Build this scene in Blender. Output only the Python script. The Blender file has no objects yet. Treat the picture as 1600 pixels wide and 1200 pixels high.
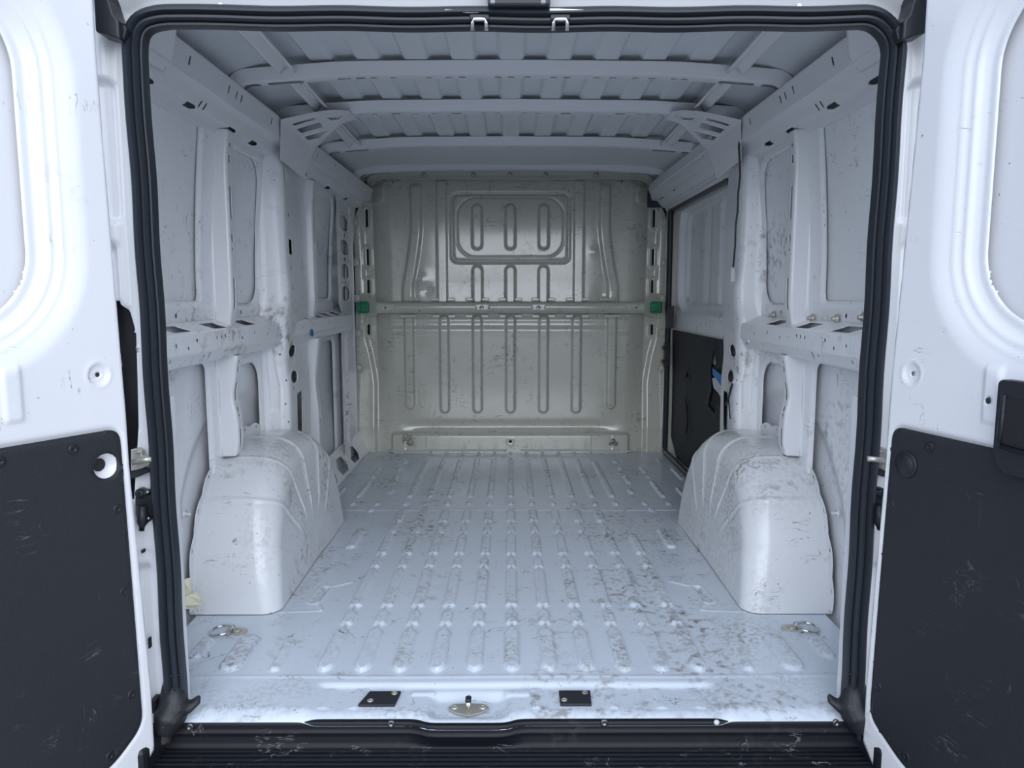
import bpy, bmesh, math, random
import numpy as np
from mathutils import Vector, Matrix
random.seed(7)
C = bpy.context.scene.collection
PI = math.pi

# ------------------------------------------------------------------ camera, sky, exposure
F_PX, PITCH, CH, CY, CX, VX = 1150.0, math.radians(6.8), 0.94, -1.57, -0.006, 796.0
cam = bpy.data.cameras.new('camera'); cam.sensor_width = 36.0; cam.lens = 36.0 * F_PX / 1600.0
cam.clip_start = 0.05; cam.clip_end = 400
co = bpy.data.objects.new('camera', cam); C.objects.link(co)
co.location = (CX, CY, CH)
co.rotation_euler = (math.radians(90) - PITCH, 0, -math.atan((800 - VX) / F_PX))
bpy.context.scene.camera = co
vs_ = bpy.context.scene.view_settings
vs_.view_transform = 'Standard'; vs_.look = 'None'; vs_.gamma = 1.0; vs_.use_curve_mapping = False
vs_.exposure = -0.20

W = bpy.data.worlds.new('sky'); bpy.context.scene.world = W; W.use_nodes = True
nt = W.node_tree; nt.nodes.clear()
wo = nt.nodes.new('ShaderNodeOutputWorld'); bg = nt.nodes.new('ShaderNodeBackground')
tc = nt.nodes.new('ShaderNodeTexCoord')
dp = nt.nodes.new('ShaderNodeVectorMath'); dp.operation = 'DOT_PRODUCT'
sd = Vector((0.07, -0.96, 0.20)).normalized(); dp.inputs[1].default_value = sd
nt.links.new(tc.outputs['Generated'], dp.inputs[0])
mr = nt.nodes.new('ShaderNodeMapRange'); mr.interpolation_type = 'SMOOTHSTEP'
mr.inputs['From Min'].default_value = 0.2; mr.inputs['From Max'].default_value = 1.0
nt.links.new(dp.outputs['Value'], mr.inputs['Value'])
mx = nt.nodes.new('ShaderNodeMix'); mx.data_type = 'RGBA'
mx.inputs[6].default_value = (0.32, 0.50, 0.84, 1); mx.inputs[7].default_value = (3.7, 3.9, 4.3, 1)
nt.links.new(mr.outputs['Result'], mx.inputs[0])
nt.links.new(mx.outputs[2], bg.inputs['Color']); bg.inputs['Strength'].default_value = 1.0
nt.links.new(bg.outputs[0], wo.inputs[0])

# ------------------------------------------------------------------ materials
def lin(c):
    return tuple(((v / 255) / 12.92 if v / 255 < 0.04045 else ((v / 255 + 0.055) / 1.055) ** 2.4) for v in c) + (1,)

def paint(name, rgb, rough=0.3, scratch=0.0, dirt=0.0, spec=0.5, metal=0.0, dirt_rgb=(92, 78, 62), scr_rgb=(60, 58, 58),
          grain=0.0, grain_scale=300, coat=0.0, attr=None, fade=0.0, scr_box=None):
    m = bpy.data.materials.new(name); m.use_nodes = True
    n = m.node_tree; b = n.nodes['Principled BSDF']
    b.inputs['Roughness'].default_value = rough; b.inputs['Metallic'].default_value = metal
    b.inputs['Specular IOR Level'].default_value = spec; b.inputs['Coat Weight'].default_value = coat
    b.inputs['Coat Roughness'].default_value = 0.12
    base = lin(rgb); b.inputs['Base Color'].default_value = base
    t = n.nodes.new('ShaderNodeTexCoord')
    cur = None
    def N(kind, **k):
        x = n.nodes.new(kind)
        for a, v in k.items(): setattr(x, a, v)
        return x
    def mathn(op, a, b_=None, clamp=False):
        x = N('ShaderNodeMath', operation=op); x.use_clamp = clamp
        for i, v in enumerate((a, b_)):
            if v is None: continue
            if isinstance(v, (int, float)): x.inputs[i].default_value = v
            else: n.links.new(v, x.inputs[i])
        return x.outputs[0]
    def noise(scale, sc=(1, 1, 1), detail=3, off=(0, 0, 0), rot=(0, 0, 0), dist=0.0):
        mp = N('ShaderNodeMapping'); mp.inputs['Scale'].default_value = sc; mp.inputs['Location'].default_value = off
        mp.inputs['Rotation'].default_value = rot
        n.links.new(t.outputs['Object'], mp.inputs[0])
        x = N('ShaderNodeTexNoise'); x.inputs['Scale'].default_value = scale; x.inputs['Detail'].default_value = detail
        x.inputs['Distortion'].default_value = dist
        n.links.new(mp.outputs[0], x.inputs['Vector']); return x.outputs['Fac']
    def over(cur, fac, col):
        x = N('ShaderNodeMix', data_type='RGBA')
        n.links.new(fac, x.inputs[0])
        if cur is None: x.inputs[6].default_value = base
        else: n.links.new(cur, x.inputs[6])
        x.inputs[7].default_value = col
        return x.outputs[2]
    if fade:
        f = mathn('MULTIPLY', mathn('SUBTRACT', noise(3.0, detail=4), 0.45, True), fade * 4, True)
        cur = over(cur, f, tuple(v * 0.8 for v in base[:3]) + (1,))
    if dirt:
        a = noise(3.5, detail=5, off=(3, 1, 7)); f = noise(38, detail=6, off=(1, 5, 2))
        v = mathn('MULTIPLY', mathn('SUBTRACT', a, 0.60 - 0.10 * dirt, True), 7.0, True)
        w = mathn('MULTIPLY', mathn('SUBTRACT', f, 0.50, True), 6.0, True)
        cur = over(cur, mathn('MULTIPLY', mathn('MULTIPLY', v, w), 0.75, True), lin(dirt_rgb))
        s = mathn('MULTIPLY', mathn('SUBTRACT', noise(70, detail=3, off=(9, 2, 4)), 0.73 - 0.03 * dirt, True), 20.0, True)
        cur = over(cur, mathn('MULTIPLY', s, 0.8), lin(dirt_rgb))
    if scratch:
        for (sc, rot, off, msk) in (((1, 1, 7), (0.3, 0.9, 0.2), (2, 3, 1), 1), ((7, 6, 1), (0.7, 0.2, 1.1), (5, 8, 3), 2), ((1.5, 5, 5), (0.1, 0.5, 0.6), (0, 4, 9), 3)):
            q = noise(7, sc, 4, off, rot, 0.6)
            band = mathn('SUBTRACT', 1.0, mathn('MULTIPLY', mathn('ABSOLUTE', mathn('SUBTRACT', q, 0.5)), 110.0), True)
            g = mathn('MULTIPLY', mathn('SUBTRACT', noise(9, detail=3, off=(msk * 3.1, 1, 2)), 0.66 - 0.07 * scratch, True), 14.0, True)
            cur = over(cur, mathn('MULTIPLY', mathn('MULTIPLY', band, g), 0.85, True), lin(scr_rgb))
    if attr:
        at = N('ShaderNodeAttribute'); at.attribute_name = attr
        f = mathn('MULTIPLY', mathn('SUBTRACT', noise(75, detail=8, off=(2, 2, 2)), 0.44, True), 5.0, True)
        g = mathn('ADD', mathn('MULTIPLY', mathn('SUBTRACT', noise(6, detail=4, off=(5, 2, 8)), 0.40, True), 3.0, True), 0.15)
        cur = over(cur, mathn('MULTIPLY', mathn('MULTIPLY', mathn('MULTIPLY', at.outputs['Fac'], f), g), 0.9, True), lin(dirt_rgb))
    if cur is not None: n.links.new(cur, b.inputs['Base Color'])
    if grain:
        bp = N('ShaderNodeBump'); bp.inputs['Strength'].default_value = grain; bp.inputs['Distance'].default_value = 0.002
        n.links.new(noise(grain_scale, detail=2), bp.inputs['Height']); n.links.new(bp.outputs[0], b.inputs['Normal'])
    return m

M = {}
M['white'] = paint('white_body_paint', (226, 228, 231), 0.28, coat=0.4)
M['whitewall'] = paint('white_wall_paint', (235, 237, 240), 0.33, scratch=0.9, dirt=0.35, coat=0.3)
M['whitedoor'] = paint('white_door_paint', (232, 233, 236), 0.25, scratch=0.25, dirt=0.08, coat=0.4)
M['floor'] = paint('white_floor_paint', (206, 216, 227), 0.27, scratch=1.0, dirt=0.75, coat=0.25, attr='wear', dirt_rgb=(106, 88, 66))
M['arch'] = paint('white_arch_paint', (220, 223, 226), 0.25, scratch=0.8, dirt=0.5, coat=0.4, attr='wear')
M['roof'] = paint('roof_paint', (216, 220, 224), 0.34, fade=0.1)
M['bow'] = paint('bow_paint', (222, 223, 226), 0.38)
M['bulk'] = paint('grey_beige_paint', (203, 203, 190), 0.15, scratch=1.5, dirt=0.2, coat=1.0, spec=0.7, scr_rgb=(58, 55, 50), fade=0.15)
M['bulkflange'] = paint('bulkhead_flange_paint', (184, 184, 172), 0.28, coat=0.3)
M['lining'] = paint('black_lining_board', (33, 36, 42), 0.62, scratch=0.35, scr_rgb=(120, 122, 128), grain=0.5, grain_scale=420, fade=0.0)
M['plastic'] = paint('black_plastic', (30, 33, 40), 0.4, grain=0.25, grain_scale=500)
M['step'] = paint('black_step_plastic', (15, 18, 25), 0.48, spec=0.3, scratch=0.4, scr_rgb=(150, 150, 152), dirt=0.05, dirt_rgb=(70, 70, 70))
M['rubber'] = paint('black_rubber', (38, 43, 50), 0.36, spec=0.45)
M['rubberdirt'] = paint('dusty_rubber', (34, 36, 40), 0.55, dirt=0.8, dirt_rgb=(98, 90, 80))
M['zinc'] = paint('zinc_steel', (190, 188, 178), 0.38, metal=0.6, dirt=0.3)
M['chrome'] = paint('bright_steel', (205, 205, 205), 0.15, metal=1.0)
M['screw'] = paint('screw_steel', (120, 122, 125), 0.35, metal=0.9)
M['green'] = paint('green_plastic', (10, 128, 88), 0.4)
M['blue'] = paint('blue_film', (40, 130, 200), 0.45)
M['bluepaint'] = paint('blue_mark', (30, 95, 175), 0.5)
M['hole'] = paint('cavity_dark', (26, 27, 30), 0.7)  # near-black that stands in for the shade inside slots and openings
M['tape'] = paint('cream_tape', (228, 225, 196), 0.6, dirt=0.4)
M['foam'] = paint('white_foam', (205, 208, 212), 0.8)
M['ground'] = paint('grey_asphalt', (172, 170, 166), 0.9, dirt=0.4, dirt_rgb=(110, 108, 102))
M['seam'] = paint('seam_sealant', (186, 188, 190), 0.5)

# ------------------------------------------------------------------ helpers
def link(o, parent=None):
    C.objects.link(o)
    if parent is not None:
        o.parent = parent
        o.location = -Vector(parent.get('base', (0, 0, 0)))      # meshes are in world metres
    return o

def tag(o, label=None, cat=None, group=None, kind=None):
    if label: o['label'] = label
    if cat: o['category'] = cat
    if group: o['group'] = group
    if kind: o['kind'] = kind
    return o

def thing(name, base, label, cat, group=None, kind=None):
    o = bpy.data.objects.new(name, None); C.objects.link(o)
    o.location = base; o['base'] = tuple(base); o.empty_display_size = 0.05
    return tag(o, label, cat, group, kind)

def mesh_obj(name, verts, faces, mat, parent=None, smooth=True, weld=False):
    me = bpy.data.meshes.new(name)
    me.from_pydata([tuple(map(float, v)) for v in verts], [], [tuple(int(i) for i in f) for f in faces])
    me.materials.append(mat)
    if smooth: me.polygons.foreach_set('use_smooth', [True] * len(me.polygons))
    me.update()
    return link(bpy.data.objects.new(name, me), parent)

def np_mesh(name, co_, quads, mat):
    me = bpy.data.meshes.new(name)
    nv, nf = len(co_), len(quads)
    me.vertices.add(nv); me.vertices.foreach_set('co', co_.astype(np.float32).ravel())
    me.loops.add(nf * 4); me.loops.foreach_set('vertex_index', quads.astype(np.int32).ravel())
    me.polygons.add(nf); me.polygons.foreach_set('loop_start', np.arange(0, nf * 4, 4, dtype=np.int32))
    me.polygons.foreach_set('use_smooth', np.ones(nf, dtype=bool))
    me.materials.append(mat); me.update(calc_edges=True)
    return me

def sheet(name, U, V, P, mat, parent=None, keep=None, flip=False, thick=0.0, wear=None, sharp=None):
    """pressed steel sheet: grid over (u,v), cut to keep(u,v)<0 with its edge snapped to the cut, mapped by P"""
    U = np.asarray(U, float); V = np.asarray(V, float)
    u, v = np.meshgrid(U, V, indexing='ij')
    cu = np.gradient(U)[:, None]; cv = np.gradient(V)[None, :]
    u0, v0 = u.copy(), v.copy()
    if keep is not None:
        for _ in range(2):
            e = 1e-4
            d = keep(u, v)
            gu = (keep(u + e, v) - keep(u - e, v)) / (2 * e); gv = (keep(u, v + e) - keep(u, v - e)) / (2 * e)
            g2 = np.maximum(gu * gu + gv * gv, 0.02)
            du = -d * gu / g2; dv = -d * gv / g2
            nu = u + du; nv = v + dv
            ok = (np.abs(nu - u0) < 0.56 * cu) & (np.abs(nv - v0) < 0.56 * cv)
            u = np.where(ok, nu, u); v = np.where(ok, nv, v)
    n, m = u.shape
    idx = np.arange(n * m).reshape(n, m)
    q = np.stack([idx[:-1, :-1], idx[1:, :-1], idx[1:, 1:], idx[:-1, 1:]], -1).reshape(-1, 4)
    if keep is not None:
        uf, vf = u.ravel(), v.ravel()
        c = keep(uf[q].mean(1), vf[q].mean(1))
        q = q[c < 0]
    if flip: q = q[:, ::-1]
    x, y, z = P(u, v)
    pts = np.stack([np.broadcast_to(x, u.shape).ravel(), np.broadcast_to(y, u.shape).ravel(), np.broadcast_to(z, u.shape).ravel()], -1)
    w = None
    if wear is not None: w = np.clip(wear(u, v), 0, 1).ravel()
    if keep is not None:
        used = np.unique(q); rm = np.full(n * m, -1); rm[used] = np.arange(len(used))
        pts = pts[used]; q = rm[q]
        if w is not None: w = w[used]
    me = np_mesh(name, pts, q, mat)
    if w is not None:
        a = me.attributes.new('wear', 'FLOAT', 'POINT'); a.data.foreach_set('value', w.astype(np.float32))
    o = link(bpy.data.objects.new(name, me), parent)
    if sharp: me.set_sharp_from_angle(angle=math.radians(sharp))
    if thick:
        md = o.modifiers.new('thickness', 'SOLIDIFY'); md.thickness = thick; md.offset = -1.0
    return o

# signed distances (negative inside)
def s_box(u, v, u0, u1, v0, v1, r=0.0):
    cu, cv, hu, hv = (u0 + u1) / 2, (v0 + v1) / 2, (u1 - u0) / 2 - r, (v1 - v0) / 2 - r
    a = np.abs(u - cu) - hu; b = np.abs(v - cv) - hv
    return np.hypot(np.maximum(a, 0), np.maximum(b, 0)) + np.minimum(np.maximum(a, b), 0) - r
def s_circ(u, v, cu, cv, r): return np.hypot(u - cu, v - cv) - r
def s_cap(u, v, a, b, r):
    ax, ay = a; bx, by = b
    L = max((bx - ax) ** 2 + (by - ay) ** 2, 1e-9)
    t = np.clip(((u - ax) * (bx - ax) + (v - ay) * (by - ay)) / L, 0, 1)
    return np.hypot(u - ax - t * (bx - ax), v - ay - t * (by - ay)) - r
def s_poly(u, v, pts):
    d = np.full(np.shape(u), 1e9); ins = np.zeros(np.shape(u), bool)
    k = len(pts)
    for i in range(k):
        ax, ay = pts[i]; bx, by = pts[(i + 1) % k]
        L = (bx - ax) ** 2 + (by - ay) ** 2
        t = np.clip(((u - ax) * (bx - ax) + (v - ay) * (by - ay)) / L, 0, 1)
        d = np.minimum(d, np.hypot(u - ax - t * (bx - ax), v - ay - t * (by - ay)))
        if ay != by:
            c = ((ay > v) != (by > v)) & (u < (bx - ax) * (v - ay) / (by - ay) + ax)
            ins ^= c
    return np.where(ins, -d, d)
def U_(*a):
    r = a[0]
    for b in a[1:]: r = np.minimum(r, b)
    return r
def cut(a, *holes):
    for h in holes: a = np.maximum(a, -h)
    return a
def st(d, w):                       # 0 outside, 1 inside, smooth over w
    t = np.clip(-d / w, 0, 1); return t * t * (3 - 2 * t)
def line(d, w): return np.exp(-(d / w) ** 2)
def rng(a, b, s): return np.linspace(a, b, max(2, int(round((b - a) / s)) + 1))
def polyline(pts, per):             # resample a profile: returns t array and functions
    P = np.array(pts, float); L = np.r_[0, np.cumsum(np.hypot(*np.diff(P[:, :2], axis=0).T))]
    ts = [0.0]
    for i in range(len(L) - 1):
        k = max(1, int(math.ceil((L[i + 1] - L[i]) / per))); ts += list(np.linspace(L[i], L[i + 1], k + 1)[1:])
    return np.array(ts), L, P
def aligned(L, per):                # samples along a profile that include every corner
    ts = [0.0]
    for i in range(len(L) - 1):
        k = max(1, int(math.ceil((L[i + 1] - L[i]) / per - 1e-6))); ts += list(np.linspace(L[i], L[i + 1], k + 1)[1:])
    return np.array(ts)
def refine(T, spans, step):          # add samples inside spans so that small holes are cut cleanly
    T = np.unique(np.r_[T, *[np.arange(c - h, c + h + step / 2, step) for c, h in spans]])
    T = T[(T >= T[0]) & (T <= T[-1])]
    return T[np.r_[True, np.diff(T) > step * .45]]
def arcs(pts, r, n=5):              # round the inner corners of a profile
    out = [pts[0]]
    for i in range(1, len(pts) - 1):
        p, a, b = Vector(pts[i]), Vector(pts[i - 1]), Vector(pts[i + 1])
        da, db = (a - p), (b - p); rr = min(r, da.length * .45, db.length * .45)
        A = p + da.normalized() * rr; B = p + db.normalized() * rr
        for k in range(n + 1):
            t = k / n; out.append(tuple((1 - t) ** 2 * A + 2 * t * (1 - t) * p + t * t * B))
    out.append(pts[-1]); return out

# image helper: a pixel's ray met with the plane y=Y or x=X
def pxY(px, py, Y):
    s, c = math.sin(PITCH), math.cos(PITCH); up = (600 - py) / F_PX
    dy = c + up * s; dz = -s + up * c; t = (Y - CY) / dy
    return (CX + (px - VX) / F_PX * t, CH + dz * t)
def pxX(px, py, X):
    s, c = math.sin(PITCH), math.cos(PITCH); up = (600 - py) / F_PX
    t = (X - CX) / ((px - VX) / F_PX)
    return (CY + (c + up * s) * t, CH + (-s + up * c) * t)

def bm_obj(name, bm, mat, parent=None, smooth=False):
    me = bpy.data.meshes.new(name); bmesh.ops.recalc_face_normals(bm, faces=bm.faces[:]); bm.to_mesh(me); bm.free()
    me.materials.append(mat)
    if smooth: me.polygons.foreach_set('use_smooth', [True] * len(me.polygons)); 
    me.update()
    return link(bpy.data.objects.new(name, me), parent)
def add_box(bm, c, s, bev=0.0, rot=None, seg=2):
    t = bmesh.new(); bmesh.ops.create_cube(t, size=1.0)
    bmesh.ops.scale(t, vec=s, verts=t.verts[:])
    if bev: bmesh.ops.bevel(t, geom=t.edges[:], offset=bev, segments=seg, affect='EDGES', profile=0.5)
    if rot is not None: bmesh.ops.transform(t, matrix=rot.to_4x4(), verts=t.verts[:])
    bmesh.ops.translate(t, vec=c, verts=t.verts[:])
    me = bpy.data.meshes.new('t'); t.to_mesh(me); t.free(); bm.from_mesh(me); bpy.data.meshes.remove(me)
def add_lathe(bm, c, prof, axis=(0, 0, 1), n=20, caps=True):   # prof: (radius, height)
    R = Vector((0, 0, 1)).rotation_difference(Vector(axis)).to_matrix()
    rings = []
    for r, h in prof:
        rings.append([bm.verts.new(R @ Vector((max(r, 1e-5) * math.cos(2 * PI * k / n), max(r, 1e-5) * math.sin(2 * PI * k / n), h)) + Vector(c)) for k in range(n)])
    for a, b in zip(rings, rings[1:]):
        for k in range(n): bm.faces.new((a[k], a[(k + 1) % n], b[(k + 1) % n], b[k]))
    for r, f in (((rings[0], True), (rings[-1], False)) if caps else ()):
        bm.faces.new(r[::-1] if f else r)
def add_tube(bm, pts, r, n=8, closed=False, flat=1.0):
    P = [Vector(p) for p in pts]; k = len(P); rings = []
    up = Vector((0, 0, 1))
    for i in range(k):
        t = (P[(i + 1) % k] - P[i - 1]) if (closed or 0 < i < k - 1) else (P[min(i + 1, k - 1)] - P[max(i - 1, 0)])
        t.normalize()
        a = t.cross(up)
        if a.length < 0.1: a = t.cross(Vector((0, 1, 0)))
        a.normalize(); b = t.cross(a)
        rr = r[i] if isinstance(r, (list, tuple)) else r
        rings.append([bm.verts.new(P[i] + a * rr * math.cos(2 * PI * j / n) + b * rr * flat * math.sin(2 * PI * j / n)) for j in range(n)])
    prs = list(zip(rings, rings[1:])) + ([(rings[-1], rings[0])] if closed else [])
    for A, B in prs:
        for j in range(n): bm.faces.new((A[j], A[(j + 1) % n], B[(j + 1) % n], B[j]))
    if not closed: bm.faces.new(rings[0][::-1]); bm.faces.new(rings[-1])
def add_prism(bm, pts, d, off=(0, 0, 0)):           # pts: 3d polygon, extruded by vector d
    a = [bm.verts.new(Vector(p) + Vector(off)) for p in pts]; b = [bm.verts.new(Vector(p) + Vector(off) + Vector(d)) for p in pts]
    bm.faces.new(a); bm.faces.new(b[::-1])
    for i in range(len(a)): bm.faces.new((a[i], b[i], b[(i + 1) % len(a)], a[(i + 1) % len(a)]))
def screw_bm(bm, c, axis, r=0.006, h=0.003, socket=True):
    add_lathe(bm, c, [(r, 0), (r, h * .6), (r * .8, h), (r * .45, h), (r * .4, h * .4)] if socket else [(r, 0), (r * .9, h * .7), (r * .5, h)], axis, 12)

# ------------------------------------------------------------------ ground outside
g = mesh_obj('ground', [(-60, -80, -.62), (60, -80, -.62), (60, 60, -.62), (-60, 60, -.62)], [(0, 1, 2, 3)], M['ground'], smooth=False)
tag(g, kind='structure')

# ------------------------------------------------------------------ floor
RIB = [(.19, 0), (.195, .009), (.205, .017), (.222, .022), (.40, .022), (.412, .018), (.428, .008), (.436, .0065), (.452, .0065), (.464, .018), (.53, .018), (.548, .0065),
       (.576, .0065), (.590, .020), (.865, .020), (.885, .0065), (.902, .0065), (.916, .017), (.975, .017), (.992, .0065), (1.031, .0065), (1.046, .019), (1.235, .019),
       (1.255, .0065), (1.281, .0065), (1.296, .016), (1.355, .016), (1.373, .0065), (1.424, .0065), (1.439, .019), (1.575, .019), (1.592, 0)]
RY = np.array([a for a, b in RIB]); RW = np.array([b for a, b in RIB])
SP = .0955
def pills():
    L = []
    for k in range(-5, 6):
        L.append((k * SP, 1.665, 1.725, .014)); L.append((k * SP, 1.800, 2.62 if abs(k) < 5 else 2.55, .016)); L.append((k * SP, 2.755, 2.80, .012))
    for s in (-1, 1):
        L += [(s * .606, 1.105, 1.335, .020), (s * .603, .19, .345, .015), (s * .72, .19, .385, .030), (s * .835, .25, .375, .020),
              (s * .72, 1.80, 2.10, .014), (s * .72, 2.17, 2.22, .013), (s * .72, 2.28, 2.42, .013), (s * .885, 2.13, 2.38, .012), (s * .82, 1.80, 1.97, .012),
              (s * .60, 2.05, 2.22, .014), (s * .58, 1.865, 1.94, .014), (s * .605, 2.33, 2.41, .014), (s * .60, 2.50, 2.58, .014), (s * .72, 1.665, 1.715, .014), (s * .61, 1.665, 1.715, .014),
              (s * .62, 1.575, 1.615, .015), (s * .77, 1.37, 1.42, .012), (s * .77, 1.49, 1.55, .012), (s * .85, 2.55, 2.62, .010)]
    return L
PILLS = pills()
def lip(x):     # how far the rear lip reaches out: bulges in front of the latch striker
    return -.002 - .016 * (1 / (1 + np.exp(-(x + .205) / .008)) - 1 / (1 + np.exp(-(x - .0) / .008)))
def floor_z(x, y):
    h = np.zeros_like(x)
    for k in range(-5, 6):
        y0 = .0
        w = np.interp(y, RY, RW)
        if k == 5: w = np.where(y > 1.26, 0, w)
        d = np.abs(x - k * SP) - w
        h = np.maximum(h, .0100 * st(d, .0062))
    for (px_, a, b, r) in PILLS:
        m = (np.abs(x - px_) < r + .02) & (y > a - .03) & (y < b + .03)
        if not m.any(): continue
        d = s_cap(x[m], y[m], (px_, a + r), (px_, b - r), r)
        h[m] = np.maximum(h[m], .0095 * st(d, .0065))
    # slots beside the arches with fold lines
    for s in (-1, 1):
        h = h - .006 * st(s_cap(x, y, (s * .611, .625), (s * .605, .73), .014), .006) + .003 * line(s_cap(x, y, (s * .611, .625), (s * .605, .73), .019), .005)
        h = h + .003 * line(s_cap(x, y, (s * .575, .56), (s * .60, .615), .001), .005) + .003 * line(s_cap(x, y, (s * .53, .78), (s * .585, .745), .001), .005)
        h = h + .0025 * line(s_cap(x, y, (s * .70, .545), (s * .575, .555), .0), .004)
    h = h + .0018 * line(y - 1.60, .004) * (np.abs(x) < .92)                      # lap seam
    h = h - .0025 * (1 / (1 + np.exp((y - 1.60) / .003)))
    # threshold: cross ridge, lower landing, dish round the striker
    h = h + .002 * line(y - .168, .006)
    inb = 1 / (1 + np.exp((np.abs(x - .01) - .475) / .006))
    h = h - .010 * inb * (1 / (1 + np.exp((y - .134) / .0030)))
    for c in (-.44, -.37, .055, .235, .35, .44): h = h + .0035 * inb * line(x - c, .012) * (y < .125) * (y > .04)
    h = h - .014 * st(s_box(x, y, -.205, .0, -.004, .120, .035), .034)
    h = h + .004 * st(s_box(x, y, -.245, -.185, .095, .118, .008), .006) + .004 * st(s_box(x, y, -.02, .045, .09, .118, .008), .006)
    yl = lip(x); t = np.clip((.036 - (y - yl)) / .036, 0, 1.0)
    h = h - .017 * t ** 2.0
    rust = np.sin(x * 9.1 + 1) * np.sin(y * 5.3) * .0012
    return h + rust
def floor_P(x, y):
    yl = lip(x)
    yy = np.where(y < .04, yl + (y + .004) / .044 * (.04 - yl), y)
    return x, yy, floor_z(x, yy)
def floor_wear(x, y):
    w = np.zeros_like(x)
    for k in range(-5, 6):
        d = np.abs(x - k * SP) - np.interp(y, RY, RW)
        w = np.maximum(w, .8 * st(d, .004) * (.35 + .65 * (np.sin(k * 2.3 + y * 4) * .5 + .5)))
    for (px_, a, b, r) in PILLS:
        m = (np.abs(x - px_) < r + .02) & (y > a - .03) & (y < b + .03)
        if m.any(): w[m] = np.maximum(w[m], .8 * st(s_cap(x[m], y[m], (px_, a + r), (px_, b - r), r), .004))
    w += .75 * np.exp(-((x - .62) / .13) ** 2) * np.exp(-((y - 1.25) / .35) ** 2)
    w += .85 * np.exp(-((x - .66) / .10) ** 2) * np.exp(-((y - .35) / .25) ** 2) + .6 * np.exp(-((x - .5) / .12) ** 2) * np.exp(-((y - .08) / .05) ** 2)
    w += .5 * np.exp(-((x + .68) / .03) ** 2) * (y > .45) * (y < 1.5) + .45 * np.exp(-((y - .03) / .02) ** 2)
    w += .5 * np.exp(-((x + .60) / .2) ** 2) * np.exp(-((y - .1) / .05) ** 2) + .8 * st(s_cap(x, y, (-.611, .625), (-.605, .73), .016), .004) + .8 * st(s_cap(x, y, (.611, .625), (.605, .73), .016), .004)
    w += .55 * np.exp(-((x + .45) / .12) ** 2) * np.exp(-((y - 1.40) / .12) ** 2) + .4 * np.exp(-((y - 1.62) / .05) ** 2) * (np.sin(x * 23) > .2)
    return w
fl = sheet('floor', rng(-.935, .935, .0036), np.r_[rng(-.004, 1.62, .0042), rng(1.625, 2.86, .0065)], floor_P, M['floor'], wear=floor_wear)
tag(fl, kind='structure')
bm = bmesh.new(); add_box(bm, (0, 1.44, -.06), (1.86, 2.82, .05)); bm_obj('underfloor', bm, M['white'], fl)

# ------------------------------------------------------------------ ceiling
def roof_edge(x):
    a = np.clip((np.abs(x) - .55) / .38, 0, 1.2)
    return -.030 * a ** 1.5 - .12 * a ** 6
def roof_z(x, y):
    z = 1.640 + roof_edge(x)
    cor = np.zeros_like(x)
    for c in (-.639, -.497, -.355, -.213, -.071, .071, .213, .355, .497, .639):
        cor = np.maximum(cor, st(np.abs(x - c) - .039, .010))
    inr = 1 / (1 + np.exp((y - 1.93) / .012)) / (1 + np.exp(-(y - .12) / .012))
    z = z + .013 * cor * inr
    z = z + .032 / (1 + np.exp(-(y - 2.66) / .02))
    return z + .0012 * np.sin(x * 11 + y * 3) * np.sin(y * 4.3)
ce = sheet('ceiling', rng(-.945, .945, .005), rng(-.02, 2.90, .02), lambda x, y: (x, y, roof_z(x, y)), M['roof'], flip=True)
tag(ce, kind='structure')
bm = bmesh.new(); add_box(bm, (0, 1.42, 1.72), (1.99, 2.98, .05)); bm_obj('outer_roof_skin', bm, M['white'], ce)

def bow(Y, depth, X1=.822, zb=1.600, slots=(), dots=(), endslots=True, zend=1.50, r=.085):
    prof = [(Y - .025, zb + .034), (Y - .022, zb + .030), (Y, zb), (Y + depth, zb), (Y + depth + .014, zb + .034)]
    ts, L, Pf = polyline(arcs(prof, .006, 3), .006)
    # path across the van: nearly flat, then turning down into the cant rail
    pth = arcs([(-X1, zend - zb), (-X1, -.022), (-.50, .002), (0, .006)], r, 12)
    half = [(x, z) for x, z in pth if x < -1e-6]
    full = half + [(0, .006)] + [(-x, z) for x, z in half[::-1]]
    tp, Lp, Pp = polyline(full, .02)
    LP = Lp[-1]; La = L[-1]; v1 = L[[i for i, p in enumerate(Pf) if p[1] < zb + 1e-4][0]]; v2 = v1 + depth
    def P(u, v):
        x = np.interp(u, Lp, Pp[:, 0]); dz = np.interp(u, Lp, Pp[:, 1]); y = np.interp(v, L, Pf[:, 0]); z = np.interp(v, L, Pf[:, 1])
        e = 1e-3
        tx = np.interp(u + e, Lp, Pp[:, 0]) - np.interp(u - e, Lp, Pp[:, 0]); tz = np.interp(u + e, Lp, Pp[:, 1]) - np.interp(u - e, Lp, Pp[:, 1])
        n = np.maximum(np.hypot(tx, tz), 1e-9)
        hh = z - zb
        return x - tz / n * hh, y, zb + dz + tx / n * hh
    vc = v1 + depth / 2
    H = []
    for (x, hl) in slots: H.append((LP / 2 + x, hl, .007))
    for x in dots: H.append((LP / 2 + x, .006, .005))
    if endslots:
        for s in (-1, 1): H += [(LP / 2 + s * (LP / 2 - .20), .042, .013), (LP / 2 + s * (LP / 2 - .075), .035, .013)]
    def keep(u, v):
        d = np.full_like(u, -1.0)
        for (c, hl, rr) in H:
            d = np.maximum(d, -s_cap(u, v, (c - hl, vc), (c + hl, vc), rr))
        return d
    us = np.unique(np.r_[rng(0, LP, .012), *[rng(c - hl - .016, c + hl + .016, .0025) for (c, hl, rr) in H]])
    us = us[np.r_[True, np.diff(us) > .0011]]
    return sheet('roof_bow', us, refine(aligned(L, .004), [(vc, .017)], .0025), P, M['bow'], ce, keep=keep, thick=.0015, flip=False, sharp=25)
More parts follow.
